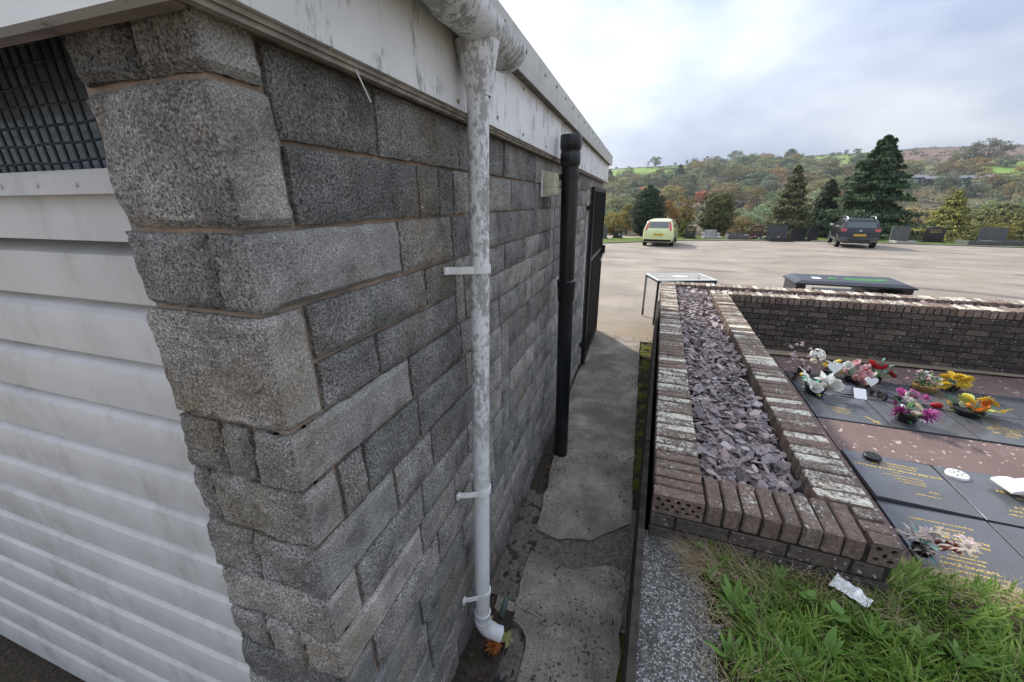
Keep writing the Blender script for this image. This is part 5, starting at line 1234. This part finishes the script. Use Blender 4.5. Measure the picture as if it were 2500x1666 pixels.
# ------------------------------------------------------------------ headstones on the verge
MGREYST = plain('grey_headstone', (.10,.10,.095), .7, .3, var=.4, scale=14); MPALEST = plain('pale_marble', (.32,.32,.30), .6, .3, var=.35, scale=10); MBLKST = plain('black_headstone', (.022,.022,.025), .22, .5, var=.2); MREDST = plain('dark_red_granite', (.055,.03,.027), .25, .5, var=.3)
def headstone(label, x, y, w, h, mat, shape='arch', lean=0.0, rz=0.0, plinth=True, words=()):
    z = zpark(y)+.06; t = thing('headstone', label, 'headstone', (x, y, z-.03), rz)
    if shape == 'arch': poly = [(-w/2,0),(w/2,0),(w/2,h*.82)] + [(w/2*math.cos(a), h*.82+h*.18*math.sin(a)) for a in [math.pi*k/10 for k in range(1,10)]] + [(-w/2,h*.82)]
    elif shape == 'ogee': poly = [(-w/2,0),(w/2,0),(w/2,h*.86),(w*.36,h*.90),(w*.2,h*.97),(0,h),(-w*.2,h*.97),(-w*.36,h*.90),(-w/2,h*.86)]
    elif shape == 'desk': poly = [(-w*.47,0),(w*.47,0),(w/2,h),(-w/2,h)]
    else: poly = [(-w/2,0),(w/2,0),(w/2,h*.92),(w*.42,h),(-w*.42,h),(-w/2,h*.92)]
    b0 = .10 if plinth else 0; hh = (h-b0)/h; lz = math.tan(lean)
    m2 = MB(); m2.prism([(a, b_*hh) for a, b_ in poly], lambda a, b_, d: (a, d + b_*lz, b_+b0), -.05, .05); st = m2.build('stone', mat, t)
    if plinth: m2 = MB(); m2.box(-w*.62,w*.62,-.14,.14,0,b0-.001); m2.build('plinth', mat, t)
    for k, (s, sz) in enumerate(words): letter(s, sz, MGOLD, st, (0, -.053+(h*.72-.13*k)*lz, b0+h*.68-.13*k), (rad(90)-lean,0,0), extr=.001)
    return t
def kerbset(parent, w, d_, mat, h=.2, fill=None):
    for (x0,x1,y0,y1) in ((-w/2,w/2,-d_,-d_+.12),(-w/2,-w/2+.12,-d_+.121,-.15),(w/2-.12,w/2,-d_+.121,-.15)): m2 = MB(); m2.box(x0,x1,y0,y1,0,h); m2.build('kerb_stone', mat, parent)
    m2 = MB(); m2.box(-w/2+.121,w/2-.121,-d_+.121,-.15,0,h*.6); m2.build('grave_top', fill or mat, parent)
headstone('lichened grey headstone partly hidden by the garage corner', -2.05,30.0,.55,.92,MGREYST,'arch')
t = headstone('black ogee headstone with a white emblem, left of lime car', -1.08,31.0,.62,.93,MBLKST,'ogee',words=(('IN LOVING',.10),('MEMORY OF',.10)))
m2 = MB(); m2.lathe([(0,.004),(.075,.004),(.08,0)], 14, Tm((.13,-.051,.28), rx=rad(90))); m2.build('emblem', MPALEST, t)
headstone('black headstone with gold lettering, right of lime car', 4.0,32.0,.70,.92,MBLKST,'ogee',words=(('IN LOVING',.10),('MEMORY',.10),('OF',.09)))
t = headstone('low pale marble grave with carved corner blocks', 5.5,33.2,.80,.62,MPALEST,'desk'); kerbset(t,1.15,1.1,MPALEST,.22)
for s in (-1,1): m2 = MB(); m2.lathe([(0,.22),(.10,.22),(.12,.36),(.08,.42),(0,.44)], 10, Matrix.Translation((s*.5,-.3,0))); m2.build('urn', MPALEST, t)
t = headstone('grey table grave with a low iron rail on top', 7.15,33.2,1.2,.42,MGREYST,'desk'); kerbset(t,1.35,1.3,MGREYST,.36,MPALEST)
m2 = MB(); m2.tube([(-.35,-.3,.36),(-.35,-.3,.62),(.45,-.3,.62),(.45,-.3,.36)], .02, 6); m2.build('rail', MBLACK, t); m2 = MB(); m2.tube([(.05,-.3,.36),(.05,-.3,.60)], .02, 6); m2.build('rail_post', MBLACK, t)
t = headstone('dark red arched headstone fronted by pink flowers', 8.45,32.9,.80,.97,MREDST,'arch',words=(('IN LOVING',.10),('MEMORY OF',.09)))
for k, x in enumerate((-.45,-.3,-.1,.12,.34,.5)):
    b_ = head('ball', random.choice(('pink','white','coral')), .09); inst(b_, 'bloom', t, (x,-.3,.12+.05*(k % 3)))
t = headstone('wide black desk headstone with matching kerb', 9.67,32.6,1.25,1.0,MBLKST,'desk',lean=rad(14)); kerbset(t,1.4,1.3,MBLKST,.26)
b_ = head('ball', 'pink', .10); inst(b_, 'bloom', t, (0,-.4,.24))
t = headstone('dark headstone in the shade of the pointed conifer', 11.06,33.0,.9,.80,MBLKST,'arch'); kerbset(t,1.05,.9,MBLKST,.1)
headstone('narrow black headstone beside the front wheel of black car', 12.0,33.2,.55,.90,MBLKST,'flat')
t = headstone('leaning grey slab headstone right of black car', 16.6,32.6,.95,1.02,MGREYST,'flat',lean=rad(6)); kerbset(t,1.1,1.0,MPALEST,.16)
headstone('black square-shouldered headstone under the golden conifer', 18.57,33.0,.98,1.02,MBLKST,'ogee',words=(('IN LOVING',.11),('MEMORY OF',.11)))
t = headstone('broad weathered grey headstone with slanted kerb', 20.94,32.2,1.3,1.0,MGREYST,'flat',lean=rad(5)); kerbset(t,1.5,1.2,MGREYST,.3)
for (x, y, w, lab) in ((19.75,32.0,1.35,'low stone grave kerb between two dark headstones'),(22.9,31.6,1.9,'long low stone grave kerb beyond the broad grey headstone')):
    t = thing('grave_kerb', lab, 'grave', (x, y, zpark(y)+.03)); kerbset(t, w, 1.2, MGREYST, .3)

# ------------------------------------------------------------------ trees
FOLD = m_leaf('broadleaf_foliage', [(.50,.50,.48),(1.0,1.0,.95),(1.35,1.33,1.2),(2.0,1.9,1.5)], .75, .25, objcol=True)
FOLC = m_leaf('conifer_foliage', [(.38,.42,.38),(.75,.8,.75),(1.05,1.05,.98),(1.9,1.8,1.4)], .75, .12, objcol=True)
def card(m, p, nrm, a, b_, up_=None):
    nrm = nrm.normalized(); x = (up_ or Vector((0,0,1))).cross(nrm)
    x = x.normalized() if x.length > 1e-3 else nrm.orthogonal().normalized(); y = nrm.cross(x)
    m.add([p-x*a, p-y*b_*.6+x*a*.15, p+x*a, p+y*b_], [(0,1,2,3)])
def rvec():
    z = U(-1,1); a = U(0,6.28); q = math.sqrt(1-z*z); return Vector((q*math.cos(a), q*math.sin(a), z))
def decid(nblob, ncard, sz, rx, flat=.75, sparse=False):
    """unit-height broadleaf crown (0..1) + trunk"""
    m = MB(); blobs = []
    for _ in range(nblob):
        d = rvec(); r = U(.25,1)**.45; c = Vector((d.x*rx*r*.80, d.y*rx*r*.80, .52+d.z*.37*r)); blobs.append((c, U(.10,.185)))
    for c, br in blobs:
        for _ in range(ncard//nblob):
            d = rvec()
            if d.z < -.3 and RND() < .6: d.z = -d.z
            p = c + Vector((d.x, d.y, d.z*flat))*br*U(.55,1.1); nr = d*.8 + rvec()*.55 + Vector((0,0,.25)); s = sz*U(.6,1.4); card(m, p, nr, s, s*1.3)
    tm_ = MB(); tm_.tube([(0,0,-.08),(.01,0,.2),(.0,.01,.45),(.01,0,.66)], [.035,.028,.02,.008], 6)
    for k in range(7):
        c, br = random.choice(blobs); z0 = U(.22,.42); tm_.tube([(0,0,z0), ((c.x)*.5, c.y*.5, z0+(c.z-z0)*.6), tuple(c)], [.014,.009,.003], 5)
    return m.mesh('crown', FOLD), tm_.mesh('trunk', MBARK)
DEC = [decid(30, 3300, .018, .46), decid(34, 3600, .017, .55), decid(26, 2900, .018, .42), decid(36, 3800, .017, .62), decid(28, 3000, .017, .50)]
BARE = decid(16, 330, .018, .48)
def tree(me, name, label, x, y, h, wx, col, group=None, z=None, sink=.05):
    t = thing(name, label, 'tree', (x, y, (terr(x, y) if z is None else z) - sink*h), U(0,6.28), group); t.scale = (wx, wx, h)
    c = inst(me[0], 'crown', t); c.color = (*col, 1); k = inst(me[1], 'trunk', t); return t
def jit(c, a=.32): q = 1+U(-a,a*1.2); return tuple(max(.01, v*q*(1+U(-.14,.14))) for v in c)
OL = (.17,.165,.07); GR = (.115,.15,.065); GG = (.15,.17,.11); BR = (.20,.145,.08); OR = (.30,.165,.05); YE = (.32,.255,.07); RD = (.36,.12,.065); PA = (.25,.24,.16); DK = (.075,.10,.06)
def hero(u, vb, vt, wpx, kind, col, name, label, group=None):
    p = hit_hill(u, vb); k = FPX/(-(p-CAM).dot(back)); h = (vb-vt)/k; w = wpx/k
    me = kind if isinstance(kind, tuple) else DEC[kind]
    return tree(me, name, label, p.x, p.y, h*1.06, w*.95, col, group, z=terr(p.x, p.y))
GS = 'lone trees along the hill skyline'
hero(1582,406,388,24,BARE,PA,'broadleaf_tree','thin pale half-bare tree on the green skyline field')
hero(1599,406,381,34,1,GG,'broadleaf_tree','round grey-green oak on the skyline beside a half-bare tree')
hero(1617,422,407,20,0,OL,'broadleaf_tree','small olive tree standing alone in the bright green field')
hero(1516,460,436,34,0,YE,'broadleaf_tree','yellow-leaved tree at the foot of the green field')
hero(1552,466,428,64,3,BR,'broadleaf_tree','broad brown-olive tree above the dark cypress')
hero(1612,466,430,60,3,(.15,.12,.07),'broadleaf_tree','broad brown tree between dark cypress and hillside pine')
hero(1714,508,464,60,2,RD,'broadleaf_tree','bright red autumn tree halfway up the hillside')
hero(1725,405,382,26,0,BR,'broadleaf_tree','round brownish tree on the skyline hedge')
hero(1790,399,368,30,1,GR,'broadleaf_tree','full green oak on the skyline')
for u, vb, vt, w in ((1676,402,389,9),(1704,404,393,13),(1755,400,388,11),(1845,396,382,22),(1700,404,394,9),(1648,403,395,9),(1880,392,386,12),(1535,409,404,12),(1505,411,406,10)): hero(u,vb,vt,w,2,jit(DK),'broadleaf_tree','small dark scrub tree dotted along the skyline hedge',GS)
hero(1926,404,362,36,2,(.10,.125,.09),'broadleaf_tree','tall pale green airy tree breaking the skyline')
hero(1965,404,382,48,3,GG,'broadleaf_tree','low spreading grey-green tree right of the tall airy one')
hero(2022,447,389,80,3,(.15,.14,.075),'broadleaf_tree','large domed olive oak behind the dark conifers')
for u, vb, vt, w in ((2031,382,373,15),(2046,381,372,14),(2064,379,366,11),(2091,378,363,21)): hero(u,vb,vt,w,1,jit(DK),'broadleaf_tree','small dark round tree on the green skyline field','small round skyline trees')
hero(1872,434,413,28,0,YE,'broadleaf_tree','yellow-green tree left of the pointed conifer top'); hero(1903,434,412,32,0,(.27,.18,.05),'broadleaf_tree','golden autumn tree beside the pointed conifer top')
hero(1985,446,418,32,2,OR,'broadleaf_tree','orange autumn tree between the two dark conifers'); hero(2064,458,431,36,0,(.27,.14,.06),'broadleaf_tree','orange-brown tree against the giant conifer')
hero(1728,457,403,56,1,(.10,.12,.06),'broadleaf_tree','large grey-green tree under the skyline hedge'); hero(1788,458,400,64,3,(.14,.145,.07),'broadleaf_tree','large pale olive tree below the skyline oak'); hero(1850,452,409,64,3,OL,'broadleaf_tree','wide olive tree below the wind-bent hedge trees')
hero(2404,402,341,84,1,(.115,.115,.07),'broadleaf_tree','big grey-green oak on the heather skyline'); hero(2352,400,360,56,3,GG,'broadleaf_tree','lower grey-green tree left of the big skyline oak')
hero(2370,426,386,84,3,(.22,.15,.06),'broadleaf_tree','wide orange-topped tree above the dark farm roofs'); hero(2308,430,394,62,3,(.16,.13,.06),'broadleaf_tree','olive-brown tree left of the dark farm roofs')
hero(2456,408,380,66,1,GG,'broadleaf_tree','grey-green tree right of the big skyline oak'); hero(2490,424,400,30,0,YE,'broadleaf_tree','yellow-green tree at the end of the small green field'); hero(2496,482,460,26,0,(.28,.19,.04),'broadleaf_tree','golden bush on the lower slope')
# woodland fill
KINDS = [('olive broadleaf tree in the hillside wood', OL, 22), ('green broadleaf tree in the hillside wood', GR, 24), ('grey-green broadleaf tree in the hillside wood', GG, 22), ('brown autumn tree in the hillside wood', BR, 9), ('orange autumn tree in the hillside wood', OR, 3), ('yellowing autumn tree in the hillside wood', (.21,.175,.06), 10), ('pale half-bare tree in the hillside wood', PA, 6), ('dark green tree in the hillside wood', DK, 14)]
wts = [k[2] for k in KINDS]; made = 0; tries = 0
while made < 238 and tries < 6000:
    tries += 1
    s = U(-.14,.70); y = 92 + (440-92)*RND()**.80; x = CAM.x + s*y
    if s < .09 and y > 365: continue
    if .29 < s < .43 and y > 385: continue
    if s > .44 and y > 370: continue
    if .55 < s < .68 and 285 < y < 372: continue
    if .075 < s < .15 and 110 < y < 235: continue
    lab, col, _ = random.choices(KINDS, wts)[0]
    if y > 250 and lab.startswith('orange') and RND() < .4: continue
    h = U(8,13) if s < .42 else U(5.5,9.5)
    me = BARE if lab.startswith('pale') else random.choice(DEC)
    tree(me, 'broadleaf_tree', lab, x, y, h, h*U(.95,1.5), jit(col), lab.replace(' tree',' trees')); made += 1
# scrub between and under the trees, hedgerows
m2 = MB(); cols_ = []
for _ in range(1500):
    s = U(-.16,.72); y = 85 + 400*RND()**.75; x = CAM.x+s*y
    if s < .09 and y > 375 and abs((y*.9+x*.3) % 46) > 3: continue
    if .575 < s < .66 and 300 < y < 372: continue
    z = terr(x, y); r = U(.8,2.2)
    if y > 465: r = U(.4,1.1)
    for _ in range(12):
        d = rvec(); d.z = abs(d.z); card(m2, Vector((x,y,z)) + Vector((d.x*r*1.5, d.y*r*1.5, d.z*r)), d+rvec()*.5, r*.33, r*.42)
for i in range(260):     # hedge along the skyline
    s = -.13 + .60*i/259; y = HY1-6; x = CAM.x+s*y; z = terr(x,y); r = U(.5,1.2)
    for _ in range(7): d = rvec(); d.z = abs(d.z); card(m2, Vector((x,y,z-.2)) + Vector((d.x*r*1.6, d.y*r, d.z*r)), d+rvec()*.4, r*.35, r*.4)
sc_ = m2.build('hillside_scrub', m_leaf('scrub_foliage', [(.06,.065,.032),(.10,.10,.045),(.14,.11,.06),(.085,.10,.05)], .8, .15)); tag(sc_, 'dull olive scrub and hedges covering the hillside between the trees', 'scrub', kind='stuff')
m2 = MB(); ccol = []
for _ in range(430):
    s = U(-.16,.74); y = 88 + 372*RND()**.8; x = CAM.x+s*y
    if s < .09 and y > 365 or (.29 < s < .43 and y > 380) or (s > .44 and y > 380) or (.56 < s < .67 and 290 < y < 372): continue
    if .075 < s < .15 and 110 < y < 235: continue
    z = terr(x, y); h = U(6,11)*(1 if s < .42 else .72); w = h*U(.5,.75); col = jit(random.choice((OL,OL,GR,GG,GR,BR,DK,GR,YE,OL,(.19,.17,.09),(.25,.23,.08))))
    for b_ in range(9):
        d = rvec(); d.z = abs(d.z); c = Vector((x,y,z+h*.28)) + Vector((d.x*w*.62, d.y*w*.62, d.z*h*.42)); br = U(.20,.34)*w
        for _ in range(22):
            d2 = rvec(); n0 = len(m2.f); card(m2, c + d2*br*U(.6,1.1), d2*.8+rvec()*.6+Vector((0,0,.2)), h*.028*U(.7,1.4), h*.036*U(.7,1.4)); q = U(.55,2.0); ccol.append(tuple(v*q for v in col))
wd = m2.mesh('hillside_wood', None or FOLD); 
ca = wd.color_attributes.new('tint', 'FLOAT_COLOR', 'CORNER'); buf = []
for c in ccol: buf.extend((c[0],c[1],c[2],1.0)*4)
ca.data.foreach_set('color', buf)
mw, nt, b = newmat('wood_foliage', .75, .2); at = N(nt, 'VertexColor', layer_name='tint'); nt.links.new(at.outputs[0], b.inputs['Base Color'])
tr = N(nt, 'BsdfTranslucent', {'Color': at.outputs[0]}); mx = N(nt, 'MixShader', {'Fac': .2, 1: b.outputs[0], 2: tr.outputs[0]}); nt.links.new(mx.outputs[0], nt.nodes['Material Output'].inputs['Surface'])
wd.materials.clear(); wd.materials.append(mw)
o = inst(wd, 'hillside_wood', None); tag(o, 'mixed autumn woodland canopy filling the hillside behind the single trees', 'woodland', kind='stuff')
# conifers beyond the verge
def conifer(h, r, tiers, nb, ncard, L_, w, shape, droop, hang=.3, rag=.2):
    m = MB(); tm_ = MB(); tm_.tube([(0,0,-.3),(0,0,h*.5),(0,0,h*.97)], [r*.07+.05, r*.045+.03, .015], 7)
    for i in range(tiers):
        t = (i+.5)/tiers; z = h*(.03+.96*t); rr = r*shape(t)*U(1-rag,1+rag*.6)
        nbt = max(3, int(nb*(1-.55*t)))
        for k in range(nbt):
            a = 2*math.pi*(k+U(-.4,.4))/nbt + i*1.3; d = Vector((math.cos(a), math.sin(a), 0)); ln = rr*U(.72,1.12)
            if RND() < .25: tm_.tube([(0,0,z), tuple(d*ln*.8 + Vector((0,0,z+droop*ln*.8)))], [.02+.01*r*(1-t), .006], 4)
            for _ in range(ncard):
                q = ln*(1-U(0,.85)**2.0*.75); zz = z + droop*q + U(-.5,.5)*h/tiers*1.1
                p = d*q + Vector((-d.y, d.x, 0))*U(-.22,.22)*ln + Vector((0,0,zz)); s = U(.65,1.35)
                nr = d*.55 + Vector((0,0,.55)) + rvec()*.55; card(m, p, nr, w*s, L_*s, d*1.0+Vector((0,0,-hang)))
    return m.mesh('crown', FOLC), tm_.mesh('trunk', MBARK)
def near_tree(name, label, me, x, y, col, z=None):
    t = thing(name, label, 'tree', (x, y, (terr(x, y) if z is None else z)-.05), U(0,6.28)); c = inst(me[0], 'crown', t); c.color = (*col,1); inst(me[1], 'trunk', t); return t
egg = lambda t: math.sin(math.pi*(min(1, t*.80+.22)))**.75 if t < .97 else .12
cone = lambda t: (1-t)**.80*.96+.04
conv = lambda t: min(1, (1-t)**.62*(.90+.1*math.sin(t*9)))*(1 if t > .08 else .8)
near_tree('cypress', 'dense dark egg-shaped cypress behind the lime car', conifer(4.4,1.42,40,24,26,.10,.035,egg,.55,-.6,.12), .95,37.0,(.035,.062,.030), -1.15)
near_tree('deodar', 'tall brownish-green pointed conifer behind the black desk headstone', conifer(6.0,1.95,34,16,40,.12,.045,cone,.05,.5,.34), 11.95,39.0,(.135,.135,.068), -1.3)
near_tree('conifer', 'dark green conifer wedged between the pointed and the giant conifer', conifer(5.2,1.9,28,17,38,.12,.045,conv,-.05,.4,.26), 15.1,41.0,(.045,.068,.036), -1.5)
near_tree('giant_conifer', 'giant dark green conifer behind the black car', conifer(7.7,3.6,34,18,76,.15,.05,conv,-.02,.45,.40), 16.9,38.2,(.048,.084,.038), -1.25)
near_tree('yew', 'wide dark yew bush with rising sprays', conifer(3.0,1.9,16,17,50,.14,.035,lambda t: .95-.45*t,.75,-.9,.3), 6.46,38.0,(.11,.118,.045), -1.0)
near_tree('golden_conifer', 'golden-green feathery conifer behind the square headstone', conifer(3.7,1.9,22,16,42,.11,.04,cone,.10,.4,.3), 22.4,39.0,(.29,.275,.085), -1.1)
near_tree('golden_shrub', 'small bright cone-shaped golden shrub beside the lime car', conifer(1.4,.55,12,10,10,.09,.04,cone,.4,-.4,.1), 3.72,34.4,(.14,.16,.03), -.75)
near_tree('green_bush', 'large mixed green bush right of the golden conifer', conifer(3.2,2.4,16,16,42,.12,.05,lambda t: (1-t*t)**.5,.15,.2,.3), 27.9,43.0,(.16,.165,.07), -1.6)
near_tree('olive_bush', 'olive bush behind the broad grey headstone', conifer(2.3,1.6,14,14,36,.11,.045,lambda t: (1-t*t)**.5,.15,.2,.3), 26.6,39.5,(.17,.165,.065), -1.1)
def near_dec(label, k, x, y, h, w, col, z): 
    t = tree(DEC[k], 'broadleaf_tree', label, x, y, h, w, col, None, z, 0.0); return t
near_dec('orange-leaved small tree just right of the dark cypress', 2, 2.75,44.0,4.5,3.0,(.24,.14,.06),-1.9)
near_dec('yellow-olive small tree behind the lime car roof', 0, 4.55,46.0,4.7,2.9,(.20,.155,.06),-1.9)
near_dec('yellow-leaved bush behind the black ogee headstone', 0, -2.0,38.5,2.7,2.9,(.25,.20,.06),-1.4)
near_dec('golden-olive bush left of the dark cypress', 2, -.9,41.5,3.7,2.6,(.20,.17,.06),-1.5)
near_dec('olive bush behind the low pale marble grave', 4, 9.0,40.0,2.0,3.0,(.20,.16,.07),-1.2)
near_dec('brown bush beside the dark red headstone', 3, 8.2,43.0,2.6,3.4,(.17,.12,.06),-1.6)
near_dec('green-yellow bush at the far right of the verge', 1, 24.6,38.0,1.6,2.4,(.18,.16,.05),-1.1)
hp = hit_hill(1655,464); near_tree('pine', 'dark lone pine in the middle of the hillside wood', conifer(15.5,4.0,18,12,12,.9,.4,egg,-.05,.3,.3), hp.x, hp.y, (.045,.06,.04))
hp = hit_hill(1486,464); near_tree('pine', 'dark pine on the hillside beside the garage corner', conifer(13.5,3.6,16,12,12,.9,.4,egg,-.05,.3,.3), hp.x, hp.y, (.045,.062,.042))
hp = hit_hill(2347,482); near_tree('blue_spruce', 'pale blue-green spruce below the dark farm roofs', conifer(8.2,3.0,14,12,12,.7,.28,cone,.1,.2,.2), hp.x, hp.y, (.12,.16,.125))
# low farm buildings in the trees
for (u, v, w, lab) in ((2400,450,17.0,'low dark farm shed with pale roof at the field edge'),(2315,452,20.0,'long dark farm shed half hidden by hillside trees'),(2225,450,10.0,'small pale-roofed farm shed left of the others')):
    p = hit_hill(u, v); t = thing('farm_shed', lab, 'shed', (p.x, p.y, terr(p.x, p.y)), rad(-6)); m2 = MB(); m2.box(-w/2,w/2,-4,4,-1.5,3.0); m2.build('wall', plain('dark_cladding', (.03,.03,.034), .8), t)
    m2 = MB(); m2.prism([(-4.5,2.95),(4.5,2.95),(0,4.3)], lambda a, b_, d: (d, a, b_), -w/2-.4, w/2+.4); m2.build('roof', plain('pale_roof', (.13,.135,.15), .6), t)
    for k in range(3): m2 = MB(); x = -w*.3+w*.3*k; m2.box(x-1.0,x+1.0,-4.06,-4.0,.4,2.2); m2.build('window', plain('shed_window', (.25,.28,.3), .3), t)

# ------------------------------------------------------------------ air
m2 = MB(); m2.box(-722, 722, -206, 566, -19, 66); hz = m2.build('haze', None or MDARK); hz.data.materials.clear()
hm = bpy.data.materials.new('pale_air'); hm.use_nodes = True; hn = hm.node_tree; hn.nodes.clear()
pv_ = N(hn, 'VolumePrincipled', {'Color': (.80,.87,.97,1), 'Density': .00024, 'Anisotropy': .25}); ho = N(hn, 'OutputMaterial', {'Volume': pv_.outputs[0]}); hz.data.materials.append(hm)
tag(hz, 'pale autumn haze filling the air over car park and hillside', 'haze', kind='stuff')
